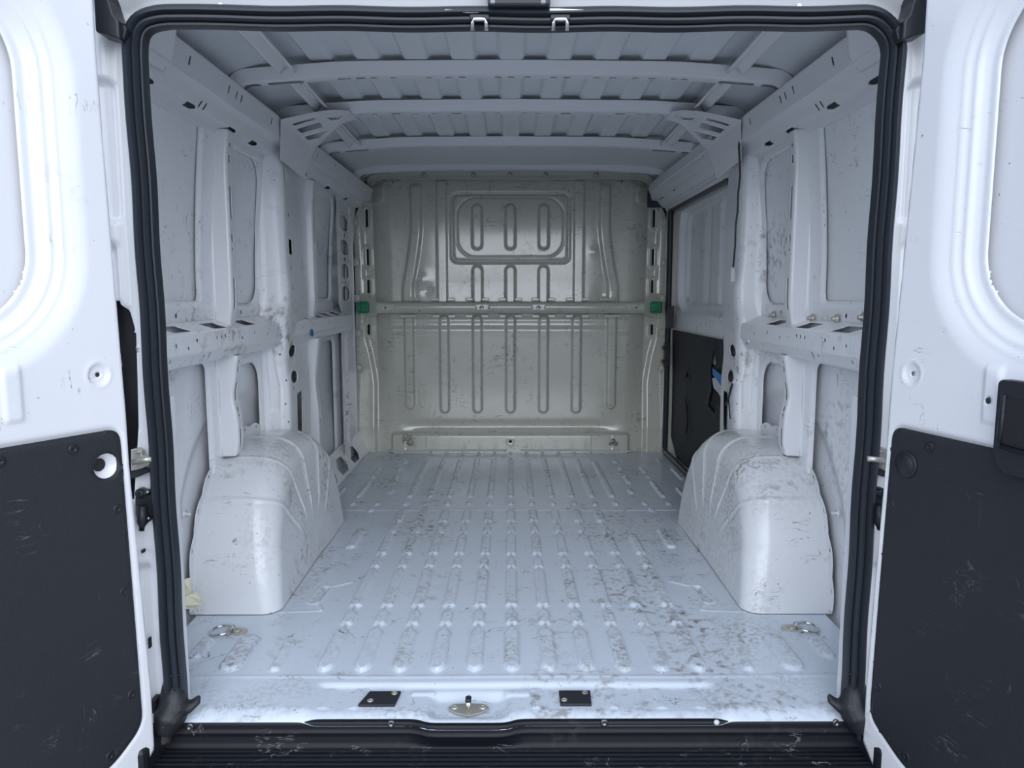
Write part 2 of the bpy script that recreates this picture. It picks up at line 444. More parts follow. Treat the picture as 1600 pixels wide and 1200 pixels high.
dots = [-.52, -.50, -.42, -.36, -.25, -.19, -.15, -.04, .0, .05, .13, .17, .26, .31, .38, .43, .50, .53]
bow(.745, .045, slots=[(-.46, .008)], dots=dots)
bow(1.185, .055, slots=[(-.42, .011), (-.20, .012), (.20, .012), (.40, .012)], dots=[-.55, -.5, -.35, -.28, -.1, -.05, .05, .1, .3, .47, .5, .55], endslots=False, X1=.85)
bow(1.80, .05, dots=[-.5, -.45, -.3, -.22, -.1, 0, .1, .22, .3, .4, .48])
bow(2.50, .05, dots=[], zb=1.615)
bow(.10, .05, dots=[], zb=1.60, endslots=False)
for s in (-1, 1):       # longitudinal bonding strips
    for (a, b) in ((.13, .72), (.80, 1.17), (1.26, 1.79)):
        P = lambda u, v, s=s: (s * (.672 + v + .02 * (u - 1)), u, 1.618 + roof_edge(.672 + v) + .008 * np.cos(v / .022 * PI) - .006)
        sheet('bonding_strip', rng(a, b, .03), rng(-.028, .028, .004), P, M['bow'], ce, keep=lambda u, v, a=a: cut(-1 + 0 * u, s_circ(u, v, a + .07, 0, .008)), thick=.0015, flip=(s < 0))
    # gusset between the middle bow and the pillar, three openings
    def Pg(u, v, s=s):   # u = X, v = Y
        z = 1.594 - .075 * np.clip((u - .60) / .25, 0, 1) ** 1.3 - .02 * np.clip((v - 1.25) / .25, 0, 1)
        t = np.clip((u - .79) / .11, 0, 1)
        z = np.where(u > .79, 1.594 - .075 * (.19 / .25) ** 1.3 - .02 * np.clip((v - 1.25) / .25, 0, 1) - .11 * t, z)
        return s * np.where(u > .79, .79 + .05 * t, u), v, z
    out = [(.575, 1.15), (.66, 1.10), (.79, 1.05), (.90, 1.19), (.90, 1.50), (.79, 1.48), (.72, 1.40), (.64, 1.30), (.575, 1.27)]
    holes = lambda u, v: U_(s_poly(u, v, [(.70, 1.140), (.775, 1.130), (.775, 1.160), (.705, 1.172)]), s_poly(u, v, [(.70, 1.215), (.78, 1.205), (.78, 1.265), (.705, 1.28)]),
                            s_poly(u, v, [(.70, 1.325), (.78, 1.310), (.78, 1.355), (.745, 1.375)]), s_poly(u, v, [(.615, 1.20), (.665, 1.185), (.660, 1.235), (.635, 1.245)]))
    rim = lambda u, v: .006 * line(holes(u, v) - .006, .005)
    sheet('gusset_plate', rng(.57, .905, .004), rng(1.02, 1.53, .004), lambda u, v: (Pg(u, v)[0], v, Pg(u, v)[2] - .5 * rim(u, v)), M['bow'], ce,
          keep=lambda u, v: cut(s_poly(u, v, out), holes(u, v)), thick=.0015, flip=(s > 0))
    # rear corner gussets
    o2 = [(.60, .02), (.85, .02), (.85, .30), (.80, .26), (.72, .10), (.60, .09)]
    sheet('corner_gusset', rng(.59, .86, .006), rng(.01, .31, .006), lambda u, v, s=s: (s * u, v, 1.575 - .10 * np.clip((u - .66) / .2, 0, 1)), M['bow'], ce,
          keep=lambda u, v: s_poly(u, v, o2), thick=.0015, flip=(s > 0))
# front header flange above the bulkhead
sheet('front_header', rng(-.80, .80, .02), *[(lambda T: T)(rng(0, .03, .006))], lambda u, v: (u, 2.80 - .03 * np.cos(v / .09 * PI * .5), 1.672 - v * .1), M['bow'], ce, thick=.002)

# ------------------------------------------------------------------ side walls
def wall(side):
    s = -1 if side == 'left' else 1
    fx = s > 0          # face flip so that normals look inward
    YMAX = 2.84 if s < 0 else 1.52
    bm = bmesh.new(); add_box(bm, (s * (1.03 if s < 0 else 1.08), 1.42, .80), (.03, 2.90, 1.90))
    root = bm_obj('wall_' + side, bm, M['white']); tag(root, kind='structure')
    # outer skin seen between the frames
    def skin(u, v):
        x = .955 + .018 * np.exp(-((v - .55) / .25) ** 2) - .04 * np.clip((v - 1.0) / .5, 0, 1) ** 1.5
        x = x + .012 * st(s_circ(u, v, 1.02, .0, .62), .05) + .0015 * np.sin(u * 5 + v * 3) * np.sin(v * 7)
        x = x - .010 * line(v - .30 - .25 * np.clip((u - .1) / .4, 0, 1), .02) * (u < .5)
        return s * x, u, v
    sheet('skin_panel', rng(.02, YMAX, .02), rng(-.03, 1.56, .01), skin, M['whitewall'], root, flip=fx)
    # inner frame panel with blank window openings
    def holesU(u, v):
        h = U_(s_box(u, v, -.4, .665, .925, 1.60, .02), s_box(u, v, .80, 1.190, .915, 1.425, .085), s_box(u, v, .80, 1.175, .40, .70, .08), s_box(u, v, -.4, .70, -.3, .735, .03))
        if s < 0: h = U_(h, s_box(u, v, 1.50, 1.73, .935, 1.41, .05), s_box(u, v, 1.84, 2.30, .93, 1.42, .05), s_box(u, v, 1.53, 1.73, .10, .71, .05), s_box(u, v, 1.84, 2.34, .10, .71, .04), s_box(u, v, 2.37, 2.69, .88, 1.42, .02))
        return h
    def frame(u, v):
        h = holesU(u, v)
        x = .938 - .035 * np.clip((v - 1.0) / .5, 0, 1) ** 1.5 + .010 * st(h - .020, .018) + .004 * line(v - .915, .005)
        return s * x, u, v
    sm = lambda u, v: U_(*[s_circ(u, v, a, b, .007) for a, b in ((.33, .885), (.50, .885), (1.0, .885))])
    sheet('inner_frame', rng(.02, YMAX, .006), rng(.0, 1.49, .006), frame, M['whitewall'], root, keep=lambda u, v: cut(-1 + 0 * u, holesU(u, v), sm(u, v)), thick=.0015, flip=fx)
    # belt rail: top with openings, vertical face, lower lip
    prof = arcs([(.935, .866), (.905, .852), (.868, .838), (.864, .785), (.872, .780), (.885, .752), (.935, .748)], .003, 2)
    ts, L, Pf = polyline(prof, .005)
    YE = 2.50 if s < 0 else 1.20
    def P(u, v):
        X = np.interp(v, L, Pf[:, 0]); Z = np.interp(v, L, Pf[:, 1])
        return s * X, u, Z
    vt = L[[i for i, p in enumerate(Pf) if p[1] < .839][0]]
    tops = [(.40, .055), (.66, .05), (.92, .05)] + ([(1.60, .05), (1.84, .05), (2.03, .04), (2.22, .04), (2.40, .03)] if s < 0 else [])
    faces = [(.22, .5), (.33, .5), (.40, .8), (.46, .3), (.60, .3), (.635, .28), (.665, .26), (.80, .6), (.92, .3), (1.05, .6)]
    faces += [(1.50, .5), (1.66, .3), (1.80, .5), (1.95, .4), (2.12, .5), (2.3, .4), (2.45, .5)] if s < 0 else []
    low = [(.31, .0), (.52, 0), (.98, 0)]
    def keep(u, v):
        d = np.full_like(u, -1.)
        for c, hl in tops: d = np.maximum(d, -s_poly(u, v, [(c - hl - .015, .018), (c + hl - .015, .018), (c + hl + .01, .058), (c - hl + .01, .058)]) )
        for c, t in faces: d = np.maximum(d, -s_circ(u, v, c, vt + .008 + .036 * t, .0052))
        d = np.maximum(d, -s_cap(u, v, (.56, vt + .064), (.56, vt + .078), .0048))
        for c, t in low: d = np.maximum(d, -s_circ(u, v, c, vt + .07, .005))
        return d
    sheet('belt_rail', refine(rng(.02, YE, .0045), [(c, .008) for c, _ in faces] + [(c, .008) for c, _ in low] + [(.56, .008)], .002), refine(aligned(L, .004), [(vt + .03, .026), (vt + .07, .014)], .002), P, M['whitewall'], root, keep=keep, thick=.0015, flip=fx, sharp=25)
    # cant rail under the roof
    prof = arcs([(.825, 1.575), (.800, 1.555), (.803, 1.545), (.818, 1.492), (.850, 1.488), (.872, 1.458), (.905, 1.452), (.911, 1.436), (.936, 1.432)], .003, 2)
    ts, L2, Pf2 = polyline(prof, .006)
    YC = 2.82
    def Pc(u, v):
        return s * np.interp(v, L2, Pf2[:, 0]), u, np.interp(v, L2, Pf2[:, 1])
    def keepc(u, v):
        d = np.full_like(u, -1.)
        for c in (.28, .52, .82, 1.02, 1.65, 2.05, 2.45): d = np.maximum(d, -s_poly(u, v, [(c - .040, .162), (c + .012, .162), (c + .030, .172), (c + .020, .184), (c - .022, .184)]))
        for c, w in ((.20, .06), (.36, .06), (.62, .06), (.68, .06), (.72, .06), (.55, .150), (.58, .150), (1.0, .06), (1.6, .06), (1.9, .05), (2.2, .06)):
            d = np.maximum(d, -s_cap(u, v, (c, w - .006), (c, w + .007), .0045))
        if s > 0:
            d = np.maximum(d, -s_box(u, v, 1.62, 1.78, .03, .065, .015))
        return d
    sheet('cant_rail', refine(rng(.02, YC, .006), [(c, .007) for c in (.20, .36, .55, .58, .62, .68, .72, 1.0, 1.6, 1.9, 2.2)], .002), aligned(L2, .003), Pc, M['bow'], root, keep=keepc, thick=.0015, flip=fx, sharp=22)
    bm = bmesh.new(); add_box(bm, (s * .975, 1.42, 1.56), (.05, 2.86, .30)); bm_obj('roof_side_box', bm, M['white'], root)

    # slotted hat posts
    def post(Y0, z0, z1, Xi=.882, shape=None):
        pf = arcs([(.945, Y0 - .022), (.934, Y0 - .010), (Xi + .004, Y0), (Xi, Y0 + .006), (Xi, Y0 + .048), (Xi + .004, Y0 + .054), (.936, Y0 + .066)], .003, 3)
        t, Lq, Pq = polyline(pf, .004)
        vi = Lq[[i for i, p in enumerate(Pq) if p[0] < Xi + .001][0]] + .018
        zm = (z0 + z1) / 2
        def Pp(u, v):   # u=z, v along the profile
            tt = (u - z0) / (z1 - z0)
            fl_ = .010 * np.exp(-((tt - .0) / .08) ** 2) - .008 * np.exp(-((tt - 1.) / .1) ** 2)
            if shape: fl_ = fl_ + shape(u)
            X = np.interp(v, Lq, Pq[:, 0]) + fl_ * (np.interp(v, Lq, Pq[:, 0]) < .93)
            return s * X, np.interp(v, Lq, Pq[:, 1]), u
        hs = [(z0 + (z1 - z0) * a, (z1 - z0) * b) for a, b in ((.17, .075), (.40, .0), (.46, .012), (.64, .075), (.86, .01), (.93, .0))]
        def kp(u, v):
            tt = (u - z0) / (z1 - z0)
            d = -np.minimum(v - .012 * np.exp(-((tt - .03) / .05) ** 2), Lq[-1] - v + .002) - .004
            d = np.maximum(d, -(v - .010 * (np.sin(u * 21 + Y0 * 3) > .93)))
            for c, hl in hs: d = np.maximum(d, -s_cap(u, v, (c - hl, vi), (c + hl, vi), .005))
            return d
        sheet('post', rng(z0, z1, .006), rng(0, Lq[-1], .0035), Pp, M['white'], root, keep=kp, thick=.0015, flip=not fx)
    post(.775, .845, 1.452)
    post(.775, .425, .752, shape=lambda z: .012 * np.exp(-((z - .62) / .05) ** 2))
    if s < 0:
        post(1.775, .845, 1.452)
        post(1.775, .03, .752, shape=lambda z: .010 * np.exp(-((z - .55) / .08) ** 2))

    # big pillar: broad face towards the rear doors, slanted inner face with openings
    Yb = 1.72 if s < 0 else 1.57; XC = .848 if s < 0 else .860
    Xb = .905
    pf = arcs([(.945, 1.195), (.925, 1.210), (.872, 1.222), (XC + .002, 1.238), (XC, 1.262), (Xb - .004, Yb), (.94, Yb + .02)], .012, 5)
    t, Lq, Pq = polyline(pf, .006)
    v_in = Lq[[i for i, p in enumerate(Pq) if p[1] > 1.267][0]]
    VIN = Lq[-1] - v_in
    def Ppil(u, v):
        X = np.interp(v, Lq, Pq[:, 0]); Y = np.interp(v, Lq, Pq[:, 1])
        out = .020 * np.exp(-((u - .70) / .09) ** 2) - .012 * np.exp(-((u - .95) / .10) ** 2) + .012 * np.clip((u - 1.3) / .2, 0, 1)
        k = np.clip((.94 - X) / .06, 0, 1)
        X = X + out * k * .6
        Y = Y - .03 * np.exp(-((u - .845) / .05) ** 2) * (v < v_in) * k - .02 * np.clip((.6 - u) / .3, 0, 1) * k
        rel = .006 * st(s_poly(u, v, [(.50, .03), (.78, .02), (.82, .06), (.60, .075), (.50, .07)]), .012)
        return s * (X + rel * .3 - .003 * rimp(u, v)), Y + rel, u
    vh = v_in + .080
    if s < 0:
        hl = [('o', .725, .018, .010), ('o', .622, .018, .010), ('b', .38, .55, 0), ('s', 1.13, .028, .006), ('c', 1.25, 0, .005), ('c', 1.05, 0, .004), ('c', .70, 0, .004), ('c', .58, 0, .004), ('c', .97, 0, .004)]
    else:
        hl = [('o', .725, .018, .012), ('o', .622, .018, .012), ('b', .38, .55, 0), ('c', 1.27, 0, .005), ('c', 1.02, 0, .004), ('c', .70, 0, .004), ('c', 1.20, 0, .004)]
    def rimp(u, v):
        r_ = 0 * u
        for k, a, b, r in hl:
            if k == 'o': r_ = r_ + line(s_circ(u, v * .35, a, vh * .35, .029), .005)
        return r_
    def kpil(u, v):
        d = np.full_like(u, -1.)
        for k, a, b, r in hl:
            if k == 'o': d = np.maximum(d, -s_circ(u, v * .35, a, vh * .35, .023))
            elif k == 'b': d = np.maximum(d, -s_box(u, v, a, b, vh + .03, vh + .15, .025))
            elif k == 's': d = np.maximum(d, -s_box(u, v, a - b, a + b, vh - .045, vh + .020, .008))
            else: d = np.maximum(d, -s_circ(u, v * .4, a, (vh - .03) * .4, r + .001))
        for a, w in ((.46, .10), (.53, .09), (.62, .10), (.72, .085)):
            d = np.maximum(d, -s_circ(u, v, a, w, .0035))
        d = np.maximum(d, -s_cap(u, v, (1.36, v_in + .02), (1.42, v_in + .02), .008))
        return d
    sheet('pillar', refine(rng(.33, 1.53, .006), [(a, .009) for k, a, b, r in hl if k == 'c'] + [(a, .007) for a in (.46, .53, .62, .72)], .0025), aligned(Lq, .0035), Ppil, M['whitewall'], root, keep=kpil, thick=.0018, flip=not fx)
    return root, s

wl, _ = wall('left')
wr, _ = wall('right')

# left front: door pillar with oval lightening holes and the rocker with three dark openings
def Pb(u, v):
    return -(.893 + .032 * np.clip((v - 2.25) / .5, 0, 1) + .0 * u), v, u
ov = [1.335, 1.205, 1.075, .955]
def kb(u, v):
    d = s_poly(u, v, [(.02, 2.36), (.86, 2.36), (.90, 2.30), (1.42, 2.30), (1.50, 2.20), (1.56, 2.20), (1.56, 2.80), (.02, 2.80)])
    for z in ov: d = np.maximum(d, -s_cap(u, v * .2, (z - .017, .506), (z + .017, .506), .024))
    for z in (1.27, 1.14, 1.015):
        for y in (2.42, 2.53, 2.64): d = np.maximum(d, -s_circ(u, v * .4, z, y * .4, .007 if y != 2.53 else .011))
    for z, y in ((.70, 2.62), (.55, 2.62), (.35, 2.62), (.20, 2.62)): d = np.maximum(d, -s_circ(u, v, z, y, .006))
    return d
def Pb2(u, v):
    rim = U_(*[s_cap(u, v * .2, (z - .017, .506), (z + .017, .506), .024) for z in ov])
    x, y, z = Pb(u, v)
    low = st(s_box(u, v, .0, .80, 2.42, 2.55, .02), .02) * .02
    return x + .003 * line(rim - .009, .004) - low, y, z
sheet('door_pillar', rng(.02, 1.56, .0035), rng(2.19, 2.80, .008), Pb2, M['whitewall'], wl, keep=kb, thick=.0015)
def Prk(u, v):   # u=Y, v up the slanted rocker
    return -(.86 + v * .45), u, .0 + v * .9
def krk(u, v):
    d = s_poly(u, v, [(1.55, 0), (2.84, 0), (2.84, .14), (2.25, .15), (1.85, .13), (1.55, .10)])
    for c in (1.98, 2.24, 2.52): d = np.maximum(d, -s_poly(u, v, [(c - .07, .02), (c + .06, .015), (c + .09, .05), (c + .05, .10), (c - .05, .105), (c - .10, .06)]))
    return d
sheet('rocker_panel', rng(1.54, 2.86, .008), rng(-.005, .16, .005), Prk, M['whitewall'], wl, keep=krk, thick=.0015)
bm = bmesh.new()
for Y, z in ((2.71, .835), (2.71, 1.30), (2.71, .5)): add_box(bm, (-.925, Y + .05, z), (.008, .02, .03), .002)
add_box(bm, (-.926, 2.79, .78), (.014, .03, 1.50), .004)
bm_obj('edge_flange', bm, M['white'], wl)
bm = bmesh.new(); y_, z_ = pxX(487, 520, -.862)
add_prism(bm, [(-.8615, y_ - .02, z_ + .012), (-.8615, y_ + .012, z_ + .016), (-.8615, y_ + .03, z_ - .002), (-.8615, y_ + .015, z_ - .018), (-.8615, y_ - .025, z_ - .01)], (.0012, 0, 0))
bm_obj('blue_paint_mark', bm, M['bluepaint'], wl)

# right front: sliding door frame and track box
def kf(u, v):
    return cut(s_box(u, v, 1.40, 2.86, -.04, 1.56, .0), s_poly(u, v, DOORW))
def rounded_poly(pts, r, n=6):
    out = []; k = len(pts)
    for i in range(k):
        p, a, b = Vector(pts[i]), Vector(pts[i - 1]), Vector(pts[(i + 1) % k])
        ri = r[i] if isinstance(r, (list, tuple)) else r
        A = p + (a - p).normalized() * ri; B = p + (b - p).normalized() * ri
        for j in range(n + 1):
            t = j / n; out.append(tuple((1 - t) ** 2 * A + 2 * t * (1 - t) * p + t * t * B))
    return out
DOORW = rounded_poly([(1.575, 1.44), (2.765, 1.44), (2.765, .015), (1.63, .015), (1.585, .45)], [.10, .05, .02, .1, .2])
sheet('sliding_door_frame', rng(1.40, 2.86, .008), rng(-.04, 1.56, .008), lambda u, v: (.938 - .004 * st(-s_poly(u, v, DOORW) , .02) + 0 * u, u, v), M['whitewall'], wr, keep=kf, thick=.0015, flip=True)
bm = bmesh.new()
add_prism(bm, [(.80, 1.45, 1.58), (.80, 1.45, 1.535), (.885, 1.45, 1.45), (.93, 1.45, 1.445), (.93, 1.45, 1.58)], (0, 1.33, 0))
tb = bm_obj('track_box', bm, M['bow'], wr)
bm = bmesh.new(); add_box(bm, (.868, 2.785, 1.50), (.15, .012, .10), .004); bm_obj('track_end_seal', bm, M['rubber'], wr)
bm = bmesh.new(); 
for (a, b) in ((2.60, 2.70), (2.30, 2.36)): add_box(bm, (.842, (a + b) / 2, 1.492), (.002, b - a, .02), .0005, Matrix.Rotation(math.radians(-44), 3, 'Y'))
bm_obj('track_slot_shade', bm, M['hole'], wr)  # dark plates on the box face imitate the shade in its slots
bm = bmesh.new(); add_tube(bm, [(.926, y, z) for y, z in DOORW], .017, 8, closed=True); bm_obj('door_opening_seal', bm, M['rubber'], wr, smooth=True)
bm = bmesh.new(); add_box(bm, (.96, 2.80, .72), (.09, .06, 1.46), .005); bm_obj('front_post', bm, M['bulkflange'], wr)
bm = bmesh.new()
zz = [(.932, 2.75, .60), (.915, 2.74, .60)]
add_box(bm, (.915, 2.735, .60), (.03, .04, .14), .004); add_box(bm, (.905, 2.735, .64), (.03, .05, .02), .003); add_box(bm, (.905, 2.735, .56), (.03, .05, .02), .003)
add_box(bm, (.925, 2.72, .82), (.04, .05, .13), .004)
bm_obj('guide_block', bm, M['plastic'], wr)
# strap crossing the tall opening of the right pillar
bm = bmesh.new(); add_tube(bm, [(.862, 1.27, .60), (.868, 1.32, .555), (.872, 1.34, .53), (.880, 1.40, .50)], .006, 6); add_tube(bm, [(.872, 1.34, .53), (.868, 1.31, .49), (.866, 1.29, .46)], .005, 6)
bm_obj('pillar_strap', bm, M['rubber'], wr, True)

# ------------------------------------------------------------------ sliding door seen inside
sdr = thing('sliding_door', (1.0, 2.15, -.05), 'white sliding side door with blank window pressing and torn black lower lining', 'door', kind='thing')
SW = lambda u, v: s_box(u, v, 1.72, 2.66, .895, 1.40, .09)
def sx(u, v):
    d = SW(u, v)
    x = .965 + .035 * st(d - .05, .035) + .020 * st(d, .006)
    x = x - .018 * line(u - 2.02, .028) * (d < -.01) + .012 * line(u - 2.28, .05) * (d < 0)
    x = x + .010 * line(v - .86, .015)
    return x, u, v
sheet('inner_panel', rng(1.42, 2.84, .008), rng(-.03, 1.50, .008), sx, M['whitewall'], sdr, flip=True)
TE = [(1.46, .745), (2.74, .745), (2.72, .12), (2.55, .02), (1.48, .02)]
tear = lambda u, v: U_(s_poly(u, v, [(1.86, .70), (1.90, .60), (1.88, .50), (1.93, .42), (1.80, .40), (1.74, .46), (1.70, .44), (1.66, .60), (1.74, .62), (1.80, .60)]),
                       s_poly(u, v, [(2.33, .33), (2.36, .40), (2.30, .36), (2.27, .24), (2.34, .20), (2.31, .27)]), s_poly(u, v, [(2.30, .52), (2.38, .50), (2.33, .545)]))
sheet('lining_board', rng(1.45, 2.75, .007), rng(.01, .76, .007), lambda u, v: (.950 - .006 * line(tear(u, v) - .01, .02) + .003 * np.sin(u * 9 + v * 6), u, v), M['lining'], sdr,
      keep=lambda u, v: cut(s_poly(u, v, TE), tear(u, v)), thick=.003, flip=True)
bm = bmesh.new(); add_prism(bm, [(.958, 1.66, .62), (.958, 1.92, .62), (.958, 1.94, .38), (.958, 1.66, .38)], (.003, 0, 0)); bm_obj('torn_opening_shade', bm, M['hole'], sdr)  # dark sheet behind the tear, standing in for the shade there
bm = bmesh.new(); pts = [(1.60, .530), (1.74, .545), (1.87, .575), (1.875, .605), (1.75, .59), (1.60, .575)]
add_prism(bm, [(.949, y, z) for y, z in pts], (.003, 0, 0)); bm_obj('blue_film_strip', bm, M['blue'], sdr)
bm = bmesh.new(); pts = [(1.62, .475), (1.66, .49), (1.70, .475), (1.76, .50), (1.84, .515), (1.875, .555), (1.82, .565), (1.74, .54), (1.64, .525)]
add_prism(bm, [(.9485, y, z) for y, z in pts], (.004, 0, 0)); bm_obj('torn_foam_edge', bm, M['foam'], sdr)

# ------------------------------------------------------------------ bulkhead
blk = thing('bulkhead', (0, 2.85, 0), 'grey-beige pressed steel bulkhead with ribs and middle rail closing the front end', 'partition', kind='thing')
BX = lambda px: (px - 797.5) / 257.5
def bz(py): return pxY(797, py, 2.85)[1]
LR = (-.605, -.395, -.198, 0.0, .198, .395, .605)
def bulk_h(x, z):
    ax = np.abs(x)
    h = np.zeros_like(x)
    # gentle vertical crown so the paint mirrors the sky in a band
    # lower ribs
    for c in LR:
        zb = .262 if abs(c) > .5 else .238
        d = s_cap(x, z, (c, zb + .03), (c, .80), .033)
        h = np.maximum(h, .019 * st(d, .014))
    # upper short ribs into the rail and pills
    for c in (-.196, 0, .196):
        h = np.maximum(h, .020 * st(s_cap(x, z, (c, .92), (c, 1.09), .036), .015))
        h = np.maximum(h, .020 * st(s_cap(x, z, (c, 1.245), (c, 1.445), .036), .015))
    # window frame pressing
    fo = s_box(x, z, -.345, .345, 1.145, 1.535, .035); fi = s_box(x, z, -.315, .315, 1.168, 1.515, .11)
    h = h - .011 * line(fo, .009) - .004 * line(fi, .005) + .003 * st(fi, .01)
    # tall straight ribs and the curved outer ribs
    for s in (-1, 1):
        h = h + .012 * (st(np.abs(x - s * .405) - .034, .010)) * (z > .90) * st(z - 1.625, .02)
        cx = .555 + .055 * np.clip((1.35 - z) / .35, 0, 1) ** 1.4 + .0 * z
        h = h + .014 * st(np.abs(x - s * cx) - .040, .020) * (z > .90) * st(z - 1.60, .03)
    # sides fall back towards the pillars
    edge = .70 + .02 * np.clip((z - .9), -1, 1)
    h = h - .055 * np.clip((ax - edge) / .11, 0, 1) ** 1.5 * (1 - .8 * np.clip((.5 - z) / .35, 0, 1))
    h = h + .010 * st(s_box(ax, z, .735, .90, 1.47, 1.60, .04), .02)        # upper corner pads
    h = h + .018 * st(ax * 0 + s_poly(ax, z, [(.80, -.1), (.80, .42), (.83, .60), (.86, .72), (.87, 1.50), (1.2, 1.5), (1.2, -.1)]), .03)
    # rail seat, foot box
    h = h - .012 * st(s_box(x, z, -2, 2, .845, .905, 0), .01)
    fb = s_box(x, z, -.725, .725, -.3, .128, .03)
    h = h + .042 * st(fb - .0, .022) - .020 * np.exp(-((z - .155) / .028) ** 2) * (1 / (1 + np.exp((ax - .60) / .03)))
    h = h + .004 * line(s_box(x, z, -.64, -.50, .02, .115, .012), .004) + .004 * line(s_box(x, z, .48, .62, .02, .115, .012), .004)
    # ledge just under the rail that catches the light, leaning of the upper panel
    h = h + .0050 * np.exp(-((z - .80) / .016) ** 2) * (ax < .80) + .0045 * np.exp(-((z - .735) / .018) ** 2) * (ax < .80)
    h = h + .013 * np.clip(z - 1.02, 0, .43) + .020 * np.clip((1.00 - z) / .25, 0, 1) ** 2 - .020 * np.clip((z - 1.45) / .3, 0, 1) ** 2
    # dents
    for (a, b, r, k) in ((-.525, 1.03, .05, .006), (-.50, .98, .03, -.004), (.545, .95, .035, -.006), (.50, 1.20, .03, .004), (-.05, 1.30, .12, .0015), (.13, 1.08, .1, -.0015), (.25, 1.3, .1, .001), (-.25, 1.1, .1, .001)):
        h = h + k * np.exp(-(((x - a) ** 2 + (z - b) ** 2) / r ** 2))
    return h
def bulk_keep(x, z):
    o = s_poly(x, z, rounded_poly([(-.93, -.0), (.93, -.0), (.93, 1.40), (.80, 1.64), (-.80, 1.64), (-.93, 1.40)], [.01, .01, .05, .08, .08, .05], 5))
    H = []
    for s in (-1, 1):
        for a, b in ((1.355, 1.445), (1.13, 1.215), (.965, 1.03), (.715, .765)): H.append(s_cap(x, z, (s * .855, a), (s * .855, b), .0075))
    H.append(s_circ(x, z, 0.0, .072, .009))
    return cut(o, *H)
def bulk_P(x, z):
    h = bulk_h(x, z)
    for s in (-1, 1):
        for a, b in ((1.355, 1.445), (1.13, 1.215), (.965, 1.03), (.715, .765)): h = h + .006 * line(s_cap(x, z, (s * .855, a), (s * .855, b), .022), .006)
    h = h + .004 * line(s_circ(x, z, 0, .072, .02), .004)
    return x, 2.85 - h, z
sheet('panel', rng(-.935, .935, .0048), rng(-.005, 1.645, .0048), bulk_P, M['bulk'], blk, keep=bulk_keep)
bm = bmesh.new(); add_box(bm, (0, 2.96, .82), (2.1, .02, 1.9)); bm_obj('light_block_board', bm, M['hole'], blk)  # unseen dark board added to stop light leaking through the bulkhead slots
# middle rail
rail_h = [(-.87, .845), (-.87, .90), (-.78, .905), (.78, .905), (.87, .90), (.87, .845)]
def rk(x, z):
    o = s_poly(x, z, [(-.90, .80), (-.90, .965), (-.80, .91), (-.78, .905), (.78, .905), (.80, .91), (.90, .965), (.90, .80), (.78, .838), (-.78, .838)])
    return cut(o, s_circ(x, z, -.17, .873, .009), s_circ(x, z, .165, .873, .009), s_circ(x, z, -.74, .873, .006), s_circ(x, z, .745, .873, .006), s_circ(x, z, -.54, .855, .004), s_circ(x, z, .55, .855, .004))
def rp(x, z):
    h = .050 + .004 * st(s_box(x, z, -.69, -.20, .862, .888, .01), .006) + .004 * st(s_box(x, z, -.13, .13, .862, .888, .01), .006) + .004 * st(s_box(x, z, .20, .69, .862, .888, .01), .006)
    h = h - .016 * np.clip((.858 - z) / .02, 0, 1) - .012 * np.clip((z - .893) / .012, 0, 1) - .045 * np.clip((np.abs(x) - .79) / .09, 0, 1)
    return x, 2.85 - h, z
crl = sheet('cross_rail', rng(-.905, .905, .005), rng(.795, .97, .004), rp, M['bulk'], blk, keep=rk, thick=.002)
for row, zc, xs in (('up', .922, (-.58, -.40, -.196, 0, .196, .40, .58)), ('dn', .822, LR)):
    for c in xs:
        for e in (-.048, .048) if abs(c) < .45 else (0,):
            bm = bmesh.new(); add_box(bm, (c + e, 2.85 - .028, zc), (.045 if abs(c) < .45 else .10, .030, .018), .004); bm_obj('tab', bm, M['bulk'], crl)
# flange top with five bolts, side flange bolts
sheet('top_flange', rng(-.84, .84, .01), rng(1.615, 1.668, .004), lambda x, z: (x, 2.825 - .012 * np.clip((z - 1.64) / .02, 0, 1) + .012 * np.clip((np.abs(x) - .76) / .08, 0, 1), z - .05 * np.clip((np.abs(x) - .72) / .12, 0, 1) ** 2), M['bulkflange'], blk, thick=.002)
for px_ in (663, 740, 797, 853, 932):
    bm = bmesh.new(); x_, z_ = pxY(px_, 268, 2.82); add_lathe(bm, (x_, 2.818, 1.640), [(.015, -.004), (.015, .004), (.009, .006), (.008, .012), (.003, .014)], (0, -1, 0), 12); bm_obj('bolt', bm, M['bulkflange'], blk, True)
for s in (-1, 1):
    for pz in (348, 410, 466, 520, 575):
        z_ = pxY(563, pz, 2.83)[1]
        bm = bmesh.new(); add_box(bm, (s * .908, 2.822, z_), (.036, .014, .045), .005); add_lathe(bm, (s * .908, 2.815, z_), [(.015, 0), (.015, .004), (.009, .005), (.009, .009), (.004, .010)], (0, -1, 0), 12)
        bm_obj('bolt', bm, M['bulkflange'], blk)
bm = bmesh.new(); add_box(bm, (0, 2.805, .012), (1.46, .030, .014), .004); add_box(bm, (-.36, 2.80, .018), (.68, .03, .014), .004); add_box(bm, (.36, 2.80, .018), (.6, .03, .014), .004)
bm_obj('sealed_foot', bm, M['seam'], blk)

